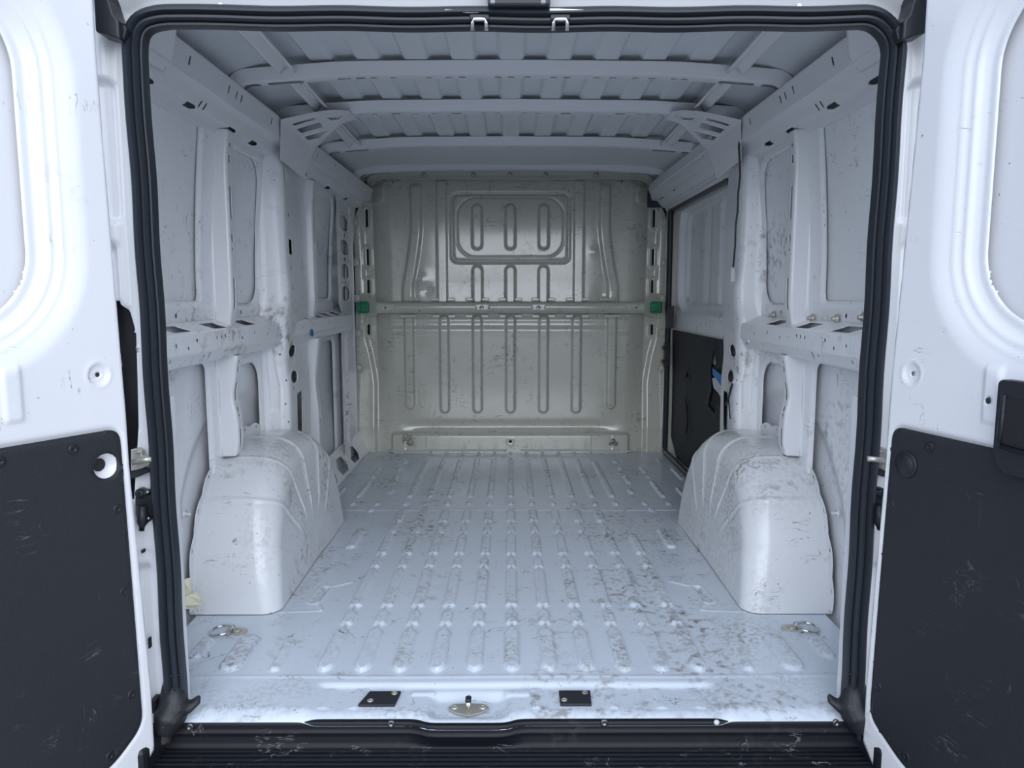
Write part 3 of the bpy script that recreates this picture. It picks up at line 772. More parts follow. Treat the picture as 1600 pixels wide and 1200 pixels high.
# ------------------------------------------------------------------ wheel arches
def arch(s, label):
    root = thing('wheel_arch', (s * .82, 1.0, 0), label, 'wheel arch', 'wheel arches on both sides of the floor', kind='thing')
    R0 = .475
    def P(u, v):   # u: angle 0 (rear door side) .. pi ; v 0..1 from the wall inwards and down the inner side
        n = np.abs(np.cos(u)); sn = np.sin(u)
        Yc, k = 1.0, 2.35
        r = 1.0 / (np.abs(np.cos(u)) ** k + np.abs(sn) ** k + 1e-9) ** (1 / k)
        r = r * (1 - .03 * sn)
        fil = .055 + .055 * sn
        X1 = .955; X0 = .695 + .030 * sn
        flat = X1 - X0 - fil
        a = np.clip(v / .5, 0, 1)              # crown
        b = np.clip((v - .5) / .2, 0, 1) * PI / 2   # fillet
        c = np.clip((v - .7) / .3, 0, 1)       # side disc
        X = X1 - flat * a - fil * np.sin(b)
        R = R0 * r - fil * (1 - np.cos(b))
        R = R * (1 - c)
        # pressed steps across the crown and beads down the side
        X = X + (.702 - X0) * c
        rel = np.zeros_like(u)
        for (t0, d_) in ((.42, -.004), (.72, -.004), (1.10, -.003), (1.50, .003), (1.95, .003)):
            rel = rel + d_ / (1 + np.exp(-(u - t0) / .010)) * (1 / (1 + np.exp((v - .78) / .025)))
        for t0 in (.72, 1.10, 1.50, 1.95, 2.35): rel = rel + .0045 * line(u - t0 - .12 * np.clip((v - .55) / .4, 0, 1), .013) * np.clip((v - .1) / .2, 0, 1) * np.clip((.86 - v) / .04, 0, 1)
        nx = np.sin(b); 
        R2 = R + rel * np.cos(b) * (c <= 0)
        X = X - rel * nx
        Y = Yc - R2 * np.cos(u); Z = R2 * sn
        return s * X, Y, np.maximum(Z, -.004)
    def wear(u, v):
        w = .5 * np.exp(-((v - .55) / .09) ** 2) * (np.sin(u * 7 + s) * .5 + .5) + .35 * np.exp(-((u - 1.0) / .35) ** 2) * (s > 0) + .45 * np.exp(-((u - 1.02) / .05) ** 2) + .35 * np.clip((v - .66) / .1, 0, 1)
        return w
    sheet('housing', rng(0, PI, .0125), np.r_[rng(0, .5, .02), rng(.51, .7, .012), rng(.71, 1.0, .015)], P, M['arch'], root, flip=(s > 0), wear=wear)
    # scalloped outer flange with spot holes
    def Pf(u, v):
        x, y, z = P(u, np.zeros_like(u))
        r_ = np.hypot(y - 1.0, z) + 1e-9
        k = 1 + v / r_
        return x - s * .010 + 0 * u, 1.0 + (y - 1.0) * k, z * k
    def kf2(u, v):
        w = .020 + .010 * np.abs(np.sin(u * 13)) - v
        d = -w
        for t0 in np.arange(.15, 3.0, .2416): d = np.maximum(d, -np.hypot((u - t0) * .48, v - .016) + .005)
        return d
    sheet('flange', rng(.02, PI - .02, .0125), rng(-.004, .034, .003), Pf, M['arch'], root, keep=kf2, thick=.0015, flip=(s > 0))
    for k, (yy, zz) in enumerate(((.56, .31),)):
        bm = bmesh.new(); add_lathe(bm, (s * .955, yy - .04, zz), [(.012, 0), (.012, .003), (.004, .004), (.004, .016), (.005, .017), (.005, .019)], (-s, 0, 0), 12); bm_obj('stud', bm, M['white'], root, True)
    return root
arch(-1, 'left wheel arch, scratched white steel hump with a scrap of cream tape at its foot')
arch(1, 'right wheel arch, white steel hump with brown scuffs beside the sliding door')

# ------------------------------------------------------------------ rear body frame round the opening
OPEN = rounded_poly([(-.768, -.06), (.776, -.06), (.785, 1.500), (-.775, 1.500)], [.004, .004, .085, .085], 8)
def fr(x, z):
    ax = np.abs(x)
    d = s_poly(x, z, OPEN)
    y = .012 - .018 * st(-(d - .035), .03) + .020 * st(s_box(ax, z, .815, .90, 1.09, 1.385, .02), .012) + .03 * st(s_box(ax, z, .825, .90, .70, 1.06, .02), .02)
    y = y + .02 * st(s_box(ax, z, .79, .90, -.06, .36, .03), .03)
    y = y - .55 * np.clip(z - 1.512, 0, .12)
    return x, y, z
sl = lambda x, z: s_poly(x, z, [(-.812, .66), (-.806, .86), (-.815, .91), (-.835, .93), (-.87, .93), (-.87, .50), (-.825, .50)])
rf = sheet('wall_rear', rng(-1.02, 1.02, .006), rng(-.30, 1.66, .006), fr, M['white'], keep=lambda x, z: cut(-1 + 0 * x, s_poly(x, z, OPEN), sl(x, z)), thick=.003, flip=False)
tag(rf, kind='structure')
bm = bmesh.new()
for s in (-1, 1): add_box(bm, (s * 1.0, .04, .70), (.10, .05, 1.95), .004)
bm_obj('corner_post', bm, M['white'], rf)
bm = bmesh.new(); add_box(bm, (-.85, .06, .75), (.11, .01, .55)); bm_obj('jamb_recess_shade', bm, M['hole'], rf)  # dark sheet stands in for the shade deep in the jamb recess
# inner lip of the opening
bm = bmesh.new()
for s in (-1, 1): add_box(bm, (s * .760 + .004, .038, .36), (.012, .030, .72), .003)
bm_obj('inner_return', bm, M['white'], rf)
bm = bmesh.new(); add_box(bm, (0, .05, 1.555), (1.50, .09, .07), .008); bm_obj('header_box', bm, M['white'], rf)
for px_ in (633, 975):
    x_, z_ = pxY(px_, 10, -.01); bm = bmesh.new()
bm = bmesh.new()
for px_ in (345, 1250): 
    x_, z_ = pxY(px_, 9, -.01); add_lathe(bm, (x_, -.008, z_), [(.007, 0), (.005, .003), (.001, .004)], (0, -1, 0), 12)
bm_obj('rubber_stop_dimple', bm, M['white'], rf, True)
# header highlight steps beside the latch cover
bm = bmesh.new()
for s in (-1, 1): add_box(bm, (s * .105 + .004, -.014, 1.507), (.075, .018, .010), .004)
bm_obj('header_step', bm, M['white'], rf)

# ------------------------------------------------------------------ rubber seal round the opening
def seal():
    root = None
    path = [(-.762, -.015), (-.763, .40), (-.766, .9)] + arcs([(-.768, 1.2), (-.772, 1.505), (-.60, 1.502)], .10, 12)[0:] + [(-.3, 1.500), (0, 1.499), (.3, 1.500)] \
         + arcs([(.60, 1.502), (.782, 1.505), (.778, 1.2)], .10, 12) + [(.776, .9), (.773, .40), (.772, -.015)]
    dense = []
    for a, b in zip(path, path[1:]):
        k = max(1, int(math.hypot(b[0] - a[0], b[1] - a[1]) / .03))
        for i in range(k): dense.append((a[0] + (b[0] - a[0]) * i / k, a[1] + (b[1] - a[1]) * i / k))
    dense.append(path[-1])
    # bulb with two grooves, local (n: towards the opening, y)
    sec = [(-.018, .012), (-.020, .000), (-.019, -.012), (-.012, -.022), (-.004, -.024), (.000, -.016), (.002, -.011), (.004, -.018), (.009, -.019), (.012, -.012), (.0125, -.004), (.014, .000),
           (.015, -.006), (.019, -.006), (.021, .004), (.020, .020), (.012, .022), (-.010, .020)]
    verts, faces = [], []
    k = len(sec)
    for i, (x, z) in enumerate(dense):
        a = dense[max(i - 1, 0)]; b = dense[min(i + 1, len(dense) - 1)]
        t = Vector((b[0] - a[0], b[1] - a[1])).normalized(); n = Vector((t.y, -t.x))      # points into the opening
        wob = .0012 * math.sin(i * .7)
        for (p, q) in sec: verts.append((x + n.x * (p + wob), q, z + n.y * (p + wob)))
    for i in range(len(dense) - 1):
        for j in range(k): faces.append((i * k + j, i * k + (j + 1) % k, (i + 1) * k + (j + 1) % k, (i + 1) * k + j))
    faces.append(tuple(range(k))); faces.append(tuple((len(dense) - 1) * k + j for j in range(k))[::-1])
    root = thing('door_seal', (0, 0, 0), 'black grooved rubber seal framing the rear door opening', 'seal', kind='thing')
    o = mesh_obj('rubber_strip', verts, faces, M['rubber'], root)
    bmx = bmesh.new(); bmx.from_mesh(o.data); bmesh.ops.recalc_face_normals(bmx, faces=bmx.faces[:]); bmx.to_mesh(o.data); bmx.free()
    md = o.modifiers.new('edge', 'EDGE_SPLIT'); md.split_angle = math.radians(50)
    for s in (-1, 1):     # crumpled feet on the sill
        bm = bmesh.new()
        cx = s * .765 + .005
        add_tube(bm, [(cx, 0.0, .10), (cx + s * .002, -.004, .055), (cx - s * .002, -.008, .025), (cx + s * .008, -.018, .004), (cx + s * .018, -.026, -.03)], [.019, .024, .034, .036, .022], 14)
        add_tube(bm, [(cx - s * .008, -.012, .026), (cx - s * .030, -.004, .018), (cx - s * .046, .004, .030), (cx - s * .050, .008, .040)], [.020, .018, .013, .005], 12, flat=.7)
        add_tube(bm, [(cx + s * .010, .0, .12), (cx + s * .022, -.006, .06), (cx + s * .028, -.012, -.02), (cx + s * .020, -.02, -.06)], [.008, .014, .020, .016], 10, flat=.5)
        f = bm_obj('seal_foot', bm, M['rubberdirt'], root, True)
        md = f.modifiers.new('blend', 'REMESH'); md.mode = 'VOXEL'; md.voxel_size = .004; md.use_smooth_shade = True
seal()

# ------------------------------------------------------------------ bumper step
bst = thing('bumper_step', (0, -.05, -.15), 'black ribbed plastic rear bumper step under the sill', 'bumper', kind='thing')
def bkeep(x, t): return -1 + 0 * x
prof = [(.012, -.0195), (.001, -.0195), (-.001, -.021), (-.003, -.041), (-.006, -.043), (-.004, -.047), (-.008, -.072), (-.014, -.078)]
y0 = -.016
for k in range(9): prof += [(y0, -.078), (y0 - .002, -.0745), (y0 - .005, -.0745), (y0 - .007, -.078)]; y0 -= .0155
prof += [(-.17, -.08), (-.19, -.10), (-.20, -.25)]
t, Lb, Pbm = polyline(prof, .01)
sheet('step_cover', rng(-.99, .99, .02), t, lambda u, v: (u, np.interp(v, Lb, Pbm[:, 0]) - .016 * (1 / (1 + np.exp(-(u + .205) / .008)) - 1 / (1 + np.exp(-(u - .0) / .008))) * np.clip((.075 - v) / .03, 0, 1), np.interp(v, Lb, Pbm[:, 1])), M['step'], bst, flip=False)
bm = bmesh.new(); add_box(bm, (0, .02, -.16), (1.98, .04, .24)); bm_obj('support_beam', bm, M['hole'], bst)
for px_, py_, mt in ((297, 1135, 'screw'), (611, 1131, 'screw'), (944, 1130, 'screw'), (1120, 1130, 'foam'), (1307, 1131, 'screw')):
    x_, z_ = pxY(px_, py_, -.004); bm = bmesh.new()
    add_lathe(bm, (x_, -.003, z_), [(.0085, -.002), (.0085, .001), (.007, .003), (.004, .003), (.0035, .001)] if mt == 'screw' else [(.0065, -.002), (.0065, .001), (.004, .003), (.001, .0035)], (0, -1, 0), 16)
    o = bm_obj('screw', bm, M[mt], bst, True)
    if mt == 'foam': o['label'] = 'pale white plug'
for s in (-1, 1):     # side returns of the bumper, behind the door edges
    bm = bmesh.new(); add_box(bm, (s * .84, -.05, -.12), (.11, .11, .20), .012); bm_obj('end_cap', bm, M['plastic'], bst)

# ------------------------------------------------------------------ rear doors
def make_door(s, deg, label):
    ang = math.radians(deg); P0 = Vector((s * .785, -.08, 0)); D = Vector((s * math.sin(ang), -math.cos(ang), 0))
    Nn = Vector((-s * math.cos(ang), -math.sin(ang), 0))            # towards the camera side (inner face normal)
    if Nn.dot(Vector((CX, CY, 0)) - P0) < 0: Nn = -Nn
    root = thing('rear_door', tuple(P0 + Vector((0, 0, -.15))), label, 'door', kind='thing')
    off = 0.0 if s < 0 else -.022
    def edge(z): return .014 * np.clip((z - .7) / .7, 0, 1) - .018 * np.clip((.6 - z) / .5, 0, 1) + off + .016 * (s > 0) * np.clip((z - .8) / .6, 0, 1)
    def W3(u, v, h):
        return (P0.x + D.x * u + Nn.x * h, P0.y + D.y * u + Nn.y * h, v + 0 * u)
    WS = lambda u, v: s_box(u, v, .160, .68, .888, 1.470, .135)
    LN = rounded_poly([(.022 if s < 0 else -.002, .675), (.80, .675), (.80, -.03), (.09, -.026), (.012 if s < 0 else -.018, .03)], [.028, .03, .03, .04, .03], 6)
    RIM = lambda u, v: s_poly(u, v, LN)
    HOLE = (.056 if s < 0 else .038, .604)
    def H(u, v):
        d = WS(u, v)
        h = -.030 * (1 - np.clip((d - .018) / .080, 0, 1)) ** 1.4
        h = h - .010 * st(d - .004, .014) + .0035 * line(d - .036, .004) + .002 * line(d - .055, .004)
        e = u - edge(v)
        h = h - .012 * (1 - np.clip(e / .008, 0, 1)) ** 2
        dl = RIM(u, v)
        h = h - .006 * st(dl - .008, .008)
        h = h - .004 * st(s_circ(u, v, .057 if s < 0 else .036, .787, .021), .003) + .0015 * line(s_circ(u, v, .057 if s < 0 else .036, .787, .024), .003)
        h = h + .004 * st(s_box(u, v, .20, .238, .715, .82, .008), .006)
        h = h + .0008 * np.sin(u * 13 + v * 4)
        return h
    def outline(u, v):
        return np.maximum(-(u - edge(v)), s_poly(u, v, [(-.08, 1.64), (.80, 1.64), (.80, -.155), (.14, -.150), (.035 + off, -.09), (-.016 + off, -.035), (-.08, -.0)]))
    def keep(u, v):
        holes = [WS(u, v), s_circ(u, v, .057 if s < 0 else .036, .787, .005)]
        if s < 0: holes.append(s_circ(u, v, HOLE[0], HOLE[1], .026))
        else: holes.append(s_circ(u, v, .215, .757, .006))
        return cut(outline(u, v), *holes)
    fl_ = s > 0
    us = np.r_[rng(-.05, .34, .0042), rng(.35, .80, .012)]
    sheet('inner_panel', us, rng(-.16, 1.64, .005), lambda u, v: W3(u, v, H(u, v)), M['whitedoor'], root, keep=keep, thick=.0015, flip=not fl_)
    # thin body behind: outer skin, edge return, blank window skin
    sheet('outer_skin', rng(-.005, .80, .02), rng(-.155, 1.63, .02), lambda u, v: W3(u, v, -.062 - .0 * u), M['white'], root, keep=lambda u, v: outline(u, v) + .006, flip=not fl_, thick=.0)
    sheet('blank_window_panel', rng(.12, .72, .02), rng(.85, 1.52, .02), lambda u, v: W3(u, v, -.050 + .002 * np.sin(v * 4)), M['whitedoor'], root, flip=not fl_, thick=.002)
    sheet('edge_return', rng(-.035, 1.63, .02), rng(-.062, -.010, .013), lambda z, h: W3(edge(z) + .002 + 0 * h, z, h), M['whitedoor'], root, flip=(fl_))
    # lining board
    def lk(u, v):
        o = RIM(u, v)
        if s < 0: o = cut(o, s_circ(u, v, HOLE[0], HOLE[1], .025))
        return o
    lb_ = sheet('lining_board', np.r_[rng(-.03, .34, .006), rng(.36, .81, .02)], rng(-.05, .69, .006), lambda u, v: W3(u, v, .001 + .003 * st(lk(u, v), .004) + .0010 * np.sin(u * 8 + v * 5)), M['lining'], root, keep=lk, thick=.003, flip=not fl_)
    pts = [(.120 if s < 0 else .096, .650), (.039 if s < 0 else .008, .512), (.037 if s < 0 else .002, .337), (.035 if s < 0 else .004, .111), (.09, .005), (.25, .652), (.24, .005)]
    for (u, v) in pts:
        c = Vector(W3(u, v, .0035)); bm = bmesh.new()
        add_lathe(bm, c, [(.010, 0), (.010, .0012), (.0085, .0022), (.003, .0024), (.0025, .0012)], Nn, 16); bm_obj('push_fastener', bm, M['plastic'], lb_, True)
    if s < 0:       # open access hole with pressed white cup
        bm = bmesh.new(); c = Vector(W3(HOLE[0], HOLE[1], -.002))
        add_lathe(bm, c, [(.030, -.001), (.027, .0005), (.024, -.003), (.018, -.016), (.0125, -.020), (.012, -.035)], Nn, 28, caps=False); cup = bm_obj('access_cup', bm, M['whitedoor'], root, True)
        bm = bmesh.new(); add_lathe(bm, Vector(W3(HOLE[0], HOLE[1], -.0205)), [(.013, -.002), (.013, .0), (.006, .0006)], Nn, 20); bm_obj('access_hole_shade', bm, M['hole'], cup)  # dark disc in place of the shade down the access hole
    else:
        bm = bmesh.new(); add_lathe(bm, Vector(W3(HOLE[0] + .004, HOLE[1], .003)), [(.0275, 0), (.0275, .003), (.025, .0045), (.022, .004), (.020, .006), (.012, .0095), (.003, .0105)], Nn, 32)
        bm_obj('round_plug', bm, M['plastic'], root, True)
        # pull handle box
        bm = bmesh.new()
        fr_ = [Vector(W3(u, v, .002)) for u, v in rounded_poly([(.248, .800), (.40, .800), (.40, .640), (.272, .640), (.248, .665)], [.012, .02, .02, .01, .015], 5)]
        add_prism(bm, fr_, Nn * .022); hd = bm_obj('pull_handle', bm, M['plastic'], root)
        md = hd.modifiers.new('bev', 'BEVEL'); md.width = .004; md.segments = 3
        bm = bmesh.new(); fr_ = [Vector(W3(u, v, .0245)) for u, v in rounded_poly([(.268, .770), (.38, .770), (.38, .690), (.268, .690)], .01, 5)]
        add_prism(bm, fr_, Nn * .003); bm_obj('handle_recess_shade', bm, M['hole'], hd)  # raised dark plate painted as the shade of a grip recess
        bm = bmesh.new(); add_tube(bm, [W3(.265, .775, .026), W3(.264, .70, .028), W3(.27, .688, .030), W3(.38, .680, .030)], .0045, 8); bm_obj('handle_lip', bm, M['plastic'], hd, True)
        bm = bmesh.new(); add_lathe(bm, Vector(W3(.257, .735, .024)), [(.005, 0), (.005, .001), (.004, .0015)], Nn, 12); bm_obj('handle_screw', bm, M['hole'], hd)
    return root
make_door(-1, 28, 'left open rear door, white with black lower lining and round white access hole')
make_door(1, 15, 'right open rear door, white with black lower lining, round plug and pull handle')

# ------------------------------------------------------------------ hinges, covers, strikers
def hinge_cover(s, label):
    root = thing('hinge_cover', (s * .85, -.03, 1.45), label, 'hinge cover', 'hinge covers at the top corners of the opening', kind='thing')
    def q(px, py, Y):
        x, z = pxY(px, py, Y); return (x, Y, z)
    m = (lambda p: p) if s < 0 else (lambda p: 1600 - p)
    bm = bmesh.new()
    pts = [(146, -30), (170, -30), (171, 0), (178, 22), (186, 32), (188, 62), (170, 56), (150, 50)]
    add_prism(bm, [q(m(a) , b, -.05) for a, b in pts], (0, .05, 0))
    o = bm_obj('shell', bm, M['plastic'], root); md = o.modifiers.new('bev', 'BEVEL'); md.width = .004; md.segments = 3
    bm = bmesh.new()
    pts = [(187, 38), (196, 40), (199, 46), (194, 63), (187, 60)]
    add_prism(bm, [q(m(a), b, -.035) for a, b in pts], (0, .03, 0))
    o = bm_obj('end_clip', bm, M['plastic'], root); md = o.modifiers.new('bev', 'BEVEL'); md.width = .002; md.segments = 2
hinge_cover(-1, 'black plastic hinge cover at the upper left corner of the opening')
hinge_cover(1, 'black plastic hinge cover at the upper right corner of the opening')

def door_check(s, label):
    root = thing('door_check_bracket', (s * .81, -.01, .60), label, 'bracket', 'check brackets on the rear posts', kind='thing')
    Y = -.012
    def q(px, py, Y=Y): x, z = pxY(px, py, Y); return (x, Y, z)
    m = (lambda p: p) if s < 0 else (lambda p: 1594 - p)
    bm = bmesh.new(); add_prism(bm, [q(m(a), b) for a, b in ((205, 702), (216, 700), (222, 704), (223, 712), (232, 713), (240, 714), (241, 722), (234, 726), (222, 732), (205, 736))], (0, .016, 0))
    o = bm_obj('plate', bm, M['zinc'], root); md = o.modifiers.new('b', 'BEVEL'); md.width = .002; md.segments = 2
    bm = bmesh.new(); add_lathe(bm, q(m(217), 706, -.014), [(.004, 0), (.004, .002), (.002, .003)], (0, -1, 0), 12); add_tube(bm, [q(m(208), 722, -.018), q(m(224), 718, -.022), q(m(238), 717, -.020)], .006, 10)
    bm_obj('arm', bm, M['zinc'], root, True)
    bm = bmesh.new(); add_prism(bm, [q(m(a), b, -.006) for a, b in ((205, 738), (222, 731), (232, 733), (231, 739), (216, 745), (205, 747))], (0, .012, 0)); bm_obj('rubber_pad', bm, M['rubber'], root)
def door_hinge(s, label):
    root = thing('hinge_bracket', (s * .80, -.01, .49), label, 'hinge', 'black lower door hinges', kind='thing')
    def q(px, py, Y=-.01): x, z = pxY(px, py, Y); return (x, Y, z)
    m = (lambda p: p) if s < 0 else (lambda p: 1598 - p)
    bm = bmesh.new(); add_prism(bm, [q(m(a), b) for a, b in ((212, 775), (240, 772), (242, 776), (241, 800), (243, 802), (240, 806), (212, 806))], (0, .018, 0)); o = bm_obj('leaf', bm, M['plastic'], root)
    md = o.modifiers.new('b', 'BEVEL'); md.width = .002; md.segments = 2
    bm = bmesh.new()
    for a, b, r in ((225, 768, .011), (233, 767, .006), (234, 809, .007)): add_lathe(bm, q(m(a), b, .006), [(r, 0), (r, .016), (r * .7, .022), (r * .3, .022)], (0, -1, 0), 14)
    add_tube(bm, [q(m(222), 790, -.02), q(m(224), 815, -.02), q(m(222), 828, -.02)], [.010, .012, .006], 12)
    bm_obj('barrel', bm, M['plastic'], root, True)
    for a, b in ((232, 768), (233, 809)):
        bm = bmesh.new(); add_lathe(bm, q(m(a), b, -.016), [(.003, 0), (.003, .003), (.001, .004)], (0, -1, 0), 10); bm_obj('pin', bm, M['zinc'], root, True)
door_check(-1, 'zinc check bracket on the left rear post above the black hinge')
door_check(1, 'zinc check bracket mostly hidden behind the right rear door edge')
door_hinge(-1, 'black lower hinge on the left rear post below the zinc bracket')
door_hinge(1, 'black lower hinge peeking past the right rear door edge')
# slots in the jamb: solid dark blocks standing in for their shade
bm = bmesh.new(); x_, z_ = pxY(235, 1003, .0); add_box(bm, (x_, .000, z_), (.0035, .012, .024), .001); x_, z_ = pxY(243, 1100, 0); add_box(bm, (x_, .004, z_), (.012, .03, .03), .001); x_, z_ = pxY(225, 860, 0); add_box(bm, (x_, .0, z_), (.004, .014, .007), .001)
bm_obj('jamb_slot_shade', bm, M['hole'], rf)

# top catches hanging from the header, and the black latch cover
def catch(px_, label):
    x_, z_ = pxY(px_, 36, -.03)
    root = thing('roof_catch', (x_, -.03, z_), label, 'door catch', 'steel catches hanging from the header', kind='thing')
    bm = bmesh.new(); w = .0135
    add_tube(bm, [(x_ - w, -.022, z_ - .012), (x_ - w, -.026, z_ + .002), (x_ - w * .8, -.026, z_ + .009), (x_ + w * .8, -.026, z_ + .009), (x_ + w, -.026, z_ + .002), (x_ + w, -.022, z_ - .012)], .0042, 10)
    bm_obj('loop', bm, M['chrome'], root, True)
    bm = bmesh.new(); add_box(bm, (x_, -.012, z_ + .014), (.040, .022, .012), .003); bm_obj('mount', bm, M['plastic'], root)
catch(749, 'left of two bright steel catches hanging from the header')
catch(876, 'right of two bright steel catches hanging from the header')
x_, z_ = pxY(811, 5, -.03)
root = thing('latch_cover', (x_, -.03, z_), 'black latch cover at the middle of the header', 'cover', kind='thing')
bm = bmesh.new(); add_box(bm, (x_, -.022, z_ + .01), (.124, .030, .034), .005); bm_obj('cover', bm, M['plastic'], root)
bm = bmesh.new(); add_lathe(bm, (x_ - .052, -.037, z_ - .0), [(.005, 0), (.005, .001), (.002, .002)], (0, -1, 0), 12); bm_obj('cover_screw', bm, M['screw'], root)
bm = bmesh.new(); add_lathe(bm, (x_ + .048, -.037, z_ - .0), [(.005, 0), (.005, .001), (.002, .002)], (0, -1, 0), 12); bm_obj('cover_screw', bm, M['screw'], root)
# sensor bulges at the upper inner corners
for (px_, lb) in ((290, 'dark round grommet under the roof at the upper left corner'), (1302, 'dark round grommet under the roof at the upper right corner')):
    x_, z_ = pxY(px_, 34, .12)
    bm = bmesh.new(); add_lathe(bm, (x_, .12, z_ + .006), [(.034, .02), (.034, 0), (.028, -.010), (.012, -.014), (.002, -.0145)], (0, 0, 1), 20)
    o = bm_obj('grommet', bm, M['plastic'], None, True); tag(o, lb, 'grommet', 'grommets under the roof corners', 'thing')

# striker in the sill dish
def fz(x, y): return float(floor_z(np.array([[x]]), np.array([[y]]))[0, 0])
sx_, sy_ = -.102, .054; sz_ = fz(sx_, sy_)
root = thing('latch_striker', (sx_, sy_, sz_), 'zinc door striker bolted in the dish at the sill', 'striker', kind='thing')
bm = bmesh.new(); op = rounded_poly([(sx_ - .050, sy_), (sx_ - .036, sy_ + .018), (sx_ + .036, sy_ + .018), (sx_ + .050, sy_), (sx_ + .03, sy_ - .018), (sx_, sy_ - .030), (sx_ - .03, sy_ - .018)], .008, 4)
add_prism(bm, [(a, b, sz_ + .004) for a, b in op], (0, 0, .004)); bm_obj('base_plate', bm, M['zinc'], root)
bm = bmesh.new(); add_tube(bm, [(sx_, sy_ - .014, sz_), (sx_, sy_ - .014, sz_ + .024), (sx_, sy_ - .008, sz_ + .030), (sx_, sy_ + .010, sz_ + .030), (sx_, sy_ + .016, sz_ + .024), (sx_, sy_ + .016, sz_)], .0045, 10); bm_obj('loop', bm, M['zinc'], root, True)
bm = bmesh.new(); add_box(bm, (sx_, sy_ - .008, sz_ + .034), (.014, .018, .008), .002); bm_obj('cap', bm, M['plastic'], root)
for e in (-1, 1):
    bm = bmesh.new(); add_lathe(bm, (sx_ + e * .033, sy_ + .002, sz_ + .0075), [(.009, 0), (.008, .003), (.004, .004), (.0035, .002)], (0, 0, 1), 14); bm_obj('bolt', bm, M['zinc'], root, True)
# rubber stop plates
for (px_, lb, t) in ((597, 'black rectangular stop plate on the sill left of the striker', .012), (898, 'black rectangular stop plate on the sill right of the striker', -.004)):
    x0 = (px_ - 796) / F_PX * (1.745) + CX; y0 = .078; z0 = fz(x0, y0)
    root = thing('stop_plate', (x0, y0, z0), lb, 'plate', 'black stop plates on the sill', kind='thing')
    bm = bmesh.new(); add_prism(bm, [(x0 - .040 - t, y0 - .030, z0), (x0 + .036 - t * .2, y0 - .030, z0), (x0 + .040, y0 + .030, z0), (x0 - .036, y0 + .030, z0)], (0, 0, .007))
    o = bm_obj('pad', bm, M['lining'], root); md = o.modifiers.new('b', 'BEVEL'); md.width = .0015; md.segments = 2
    for dx, dy in ((-.026, -.014), (.026, .018)):
        bm = bmesh.new(); add_lathe(bm, (x0 + dx, y0 + dy, z0 + .007), [(.0075, 0), (.007, .002), (.004, .003), (.0035, .001)], (0, 0, 1), 14); bm_obj('screw', bm, M['zinc'], o, True)

# tie-down rings on the floor
def ring_floor(x, y, s, label):
    z = fz(x, y)
    root = thing('tie_down_ring', (x, y, z), label, 'tie-down ring', 'folding tie-down rings on the floor', kind='thing')
    bm = bmesh.new(); cx = x - s * .022
    add_prism(bm, [(a, b, z + .001) for a, b in rounded_poly([(cx - .030, y - .020 + .008), (cx + .030, y - .020), (cx + .030, y + .022), (cx - .030, y + .022)], .017, 5)], (0, 0, .004))
    bm_obj('base_plate', bm, M['zinc'], root)
    bm = bmesh.new(); add_lathe(bm, (cx - s * .002, y + .003, z + .005), [(.014, 0), (.013, .003), (.008, .0035), (.007, .001), (.004, .001)], (0, 0, 1), 20); bm_obj('bolt', bm, M['zinc'], root, True)
    bm = bmesh.new(); ox = cx + s * .038
    add_tube(bm, [(ox + .030 * math.cos(a), y - .006 + .030 * math.sin(a), z + .010 - s * .002 * math.cos(a)) for a in [2 * PI * k / 28 for k in range(28)]], .004, 8, closed=True)
    bm_obj('ring', bm, M['chrome'], root, True)
    bm = bmesh.new(); add_tube(bm, [(cx + s * .016, y - .026, z + .008), (cx + s * .016, y + .022, z + .008)], .0065, 8); bm_obj('hinge_loop', bm, M['zinc'], root, True)
ring_floor(-.800, .412, -1, 'folding steel tie-down ring on the floor between the left wheel arch and the sill')
ring_floor(.822, .425, 1, 'folding steel tie-down ring on the floor between the right wheel arch and the sill')
# small rings at the bulkhead foot
x_, z_ = pxY(638, 687, 2.80)
root = thing('tie_down_ring', (x_, 2.80, z_), 'round steel tie-down ring at the left foot of the bulkhead', 'tie-down ring', kind='thing')
bm = bmesh.new(); add_tube(bm, [(x_ + .022 * math.cos(a), 2.795, z_ + .018 + .022 * math.sin(a)) for a in [2 * PI * k / 24 for k in range(24)]], .0042, 8, closed=True); bm_obj('ring', bm, M['zinc'], root, True)
bm = bmesh.new(); add_tube(bm, [(x_ - .028, 2.788, z_ - .004), (x_ + .024, 2.788, z_ + .036)], .005, 8); bm_obj('bar', bm, M['zinc'], root, True)
bm = bmesh.new(); add_lathe(bm, (x_ + .014, 2.800, z_ - .012), [(.020, 0), (.018, .004), (.009, .006), (.006, .010), (.001, .011)], (0, -1, 0), 16); bm_obj('bolt', bm, M['zinc'], root, True)
x_, z_ = pxY(957, 690, 2.80)
root = thing('tie_down_ring', (x_, 2.80, z_), 'flat steel tie-down ring at the right foot of the bulkhead', 'tie-down ring', kind='thing')
bm = bmesh.new(); add_tube(bm, [(x_ - .024, 2.79, z_ - .012), (x_ + .024, 2.79, z_ - .012), (x_ + .026, 2.79, z_ - .004), (x_ + .006, 2.79, z_ + .010), (x_ - .006, 2.79, z_ + .010), (x_ - .026, 2.79, z_ - .004)], .004, 8, closed=True); bm_obj('ring', bm, M['zinc'], root, True)
bm = bmesh.new(); add_lathe(bm, (x_, 2.800, z_ + .006), [(.016, 0), (.014, .004), (.008, .006), (.005, .010), (.001, .011)], (0, -1, 0), 16); bm_obj('bolt', bm, M['chrome'], root, True)
for o_ in bpy.data.objects:
    if o_.name.startswith('tie_down_ring') and 'foot of the bulkhead' in o_.get('label', ''): o_.location.y -= .026
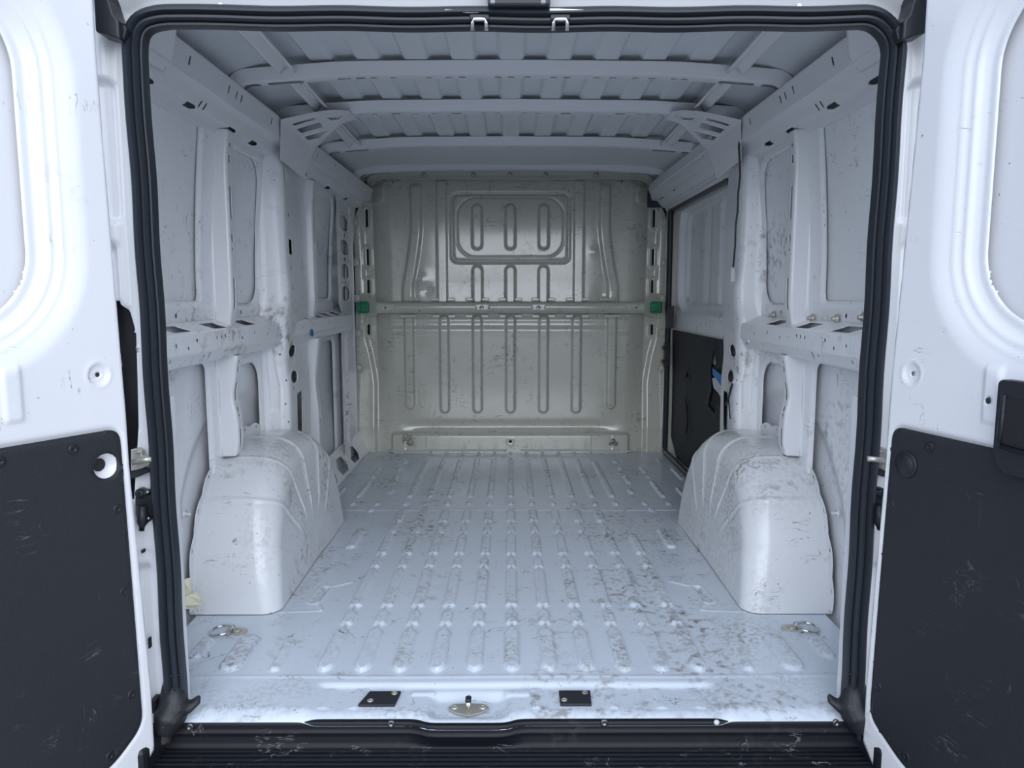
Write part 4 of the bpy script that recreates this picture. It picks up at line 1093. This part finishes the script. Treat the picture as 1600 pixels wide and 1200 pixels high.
# rings on the pillars at belt height
for s, px_, py_, lb in ((-1, 421, 517, 'small steel tie-down ring on the left pillar at belt rail height'), (1, 1171, 531, 'small steel tie-down ring on the right pillar at belt rail height')):
    x_, z_ = pxY(px_, py_, 1.155)
    root = thing('tie_down_ring', (x_, 1.15, z_), lb, 'tie-down ring', 'rings on the pillars', kind='thing')
    bm = bmesh.new(); add_tube(bm, [(x_ + .013 * math.cos(a), 1.135 + .008 * math.sin(a), z_ + .006 + .017 * math.sin(a)) for a in [2 * PI * k / 20 for k in range(20)]], .0030, 8, closed=True); bm_obj('ring', bm, M['chrome'], root, True)
    bm = bmesh.new(); add_lathe(bm, (x_ + .004, 1.165, z_ - .010), [(.013, 0), (.012, .010), (.008, .016), (.005, .022), (.001, .023)], (0, -1, 0), 14); bm_obj('bolt', bm, M['zinc'], root, True)

# green clips on the bulkhead rail ends
for s, px_, lb in ((-1, 568, 'green plastic clip at the left end of the bulkhead rail'), (1, 1025, 'green plastic clip at the right end of the bulkhead rail')):
    x_, z_ = pxY(px_, 480, 2.80)
    root = thing('plastic_clip', (x_, 2.80, z_), lb, 'clip', 'green clips at the rail ends', kind='thing')
    bm = bmesh.new(); add_box(bm, (x_, 2.795, z_), (.066, .030, .066), .008); add_box(bm, (x_ - s * .010, 2.777, z_), (.036, .008, .050), .003)
    add_box(bm, (x_ + s * .020, 2.780, z_ + .004), (.012, .012, .058), .003)
    bm_obj('body', bm, M['green'], root, False)

# cable down the right pillar
pts = []
for px_, py_ in ((1161, 188), (1158, 205), (1155, 228), (1156, 250), (1157, 275), (1154, 300), (1153, 330), (1150, 350), (1149, 385), (1146, 418)):
    Y = 1.14 if py_ < 240 else 1.17; x_, z_ = pxY(px_, py_, Y); pts.append((x_, Y, z_))
bm = bmesh.new(); add_tube(bm, pts, .0035, 8); o = bm_obj('cable', bm, M['rubber'], None, True); tag(o, 'thin black cable hanging down the right pillar', 'cable', kind='thing')
x_, z_ = pxY(1144, 428, 1.21)
bm = bmesh.new(); add_box(bm, (x_, 1.20, z_), (.016, .012, .060), .004); o = bm_obj('cable_connector', bm, M['foam'], None); tag(o, 'pale taped connector at the lower end of the black cable', 'connector', kind='thing')

# cream tape scraps at the left arch foot
tp = thing('masking_tape', (-.93, .50, .05), 'crumpled cream tape scrap at the foot of the left wheel arch', 'tape', kind='thing')
def q(px, py, Y): x, z = pxY(px, py, Y); return (x, Y, z)
for nm, pts, Y in (('tape_piece', [(285, 905), (296, 903), (300, 925), (310, 945), (303, 952), (290, 950), (284, 930)], .50), ('tape_piece', [(291, 930), (306, 926), (318, 936), (314, 944), (298, 950), (290, 944)], .485)):
    bm = bmesh.new(); add_prism(bm, [(a, b + .006 * math.sin(i * 2.1), c) for i, (a, b, c) in enumerate([q(*p, Y) for p in pts])], (0, .0015, 0)); bm_obj(nm, bm, M['tape'], tp)
# clip nuts on the right belt flange
for px_, py_ in ((1271, 497), (1309, 498), (1351, 496), (1210, 492)):
    Y_, Z_ = pxX(px_, py_, .93)
    bm = bmesh.new(); add_lathe(bm, (.930, Y_, Z_), [(.014, 0), (.012, .006), (.006, .008), (.006, .016), (.002, .017)], (-1, 0, 0), 10); bm_obj('clip_nut', bm, M['zinc'], wr, True)
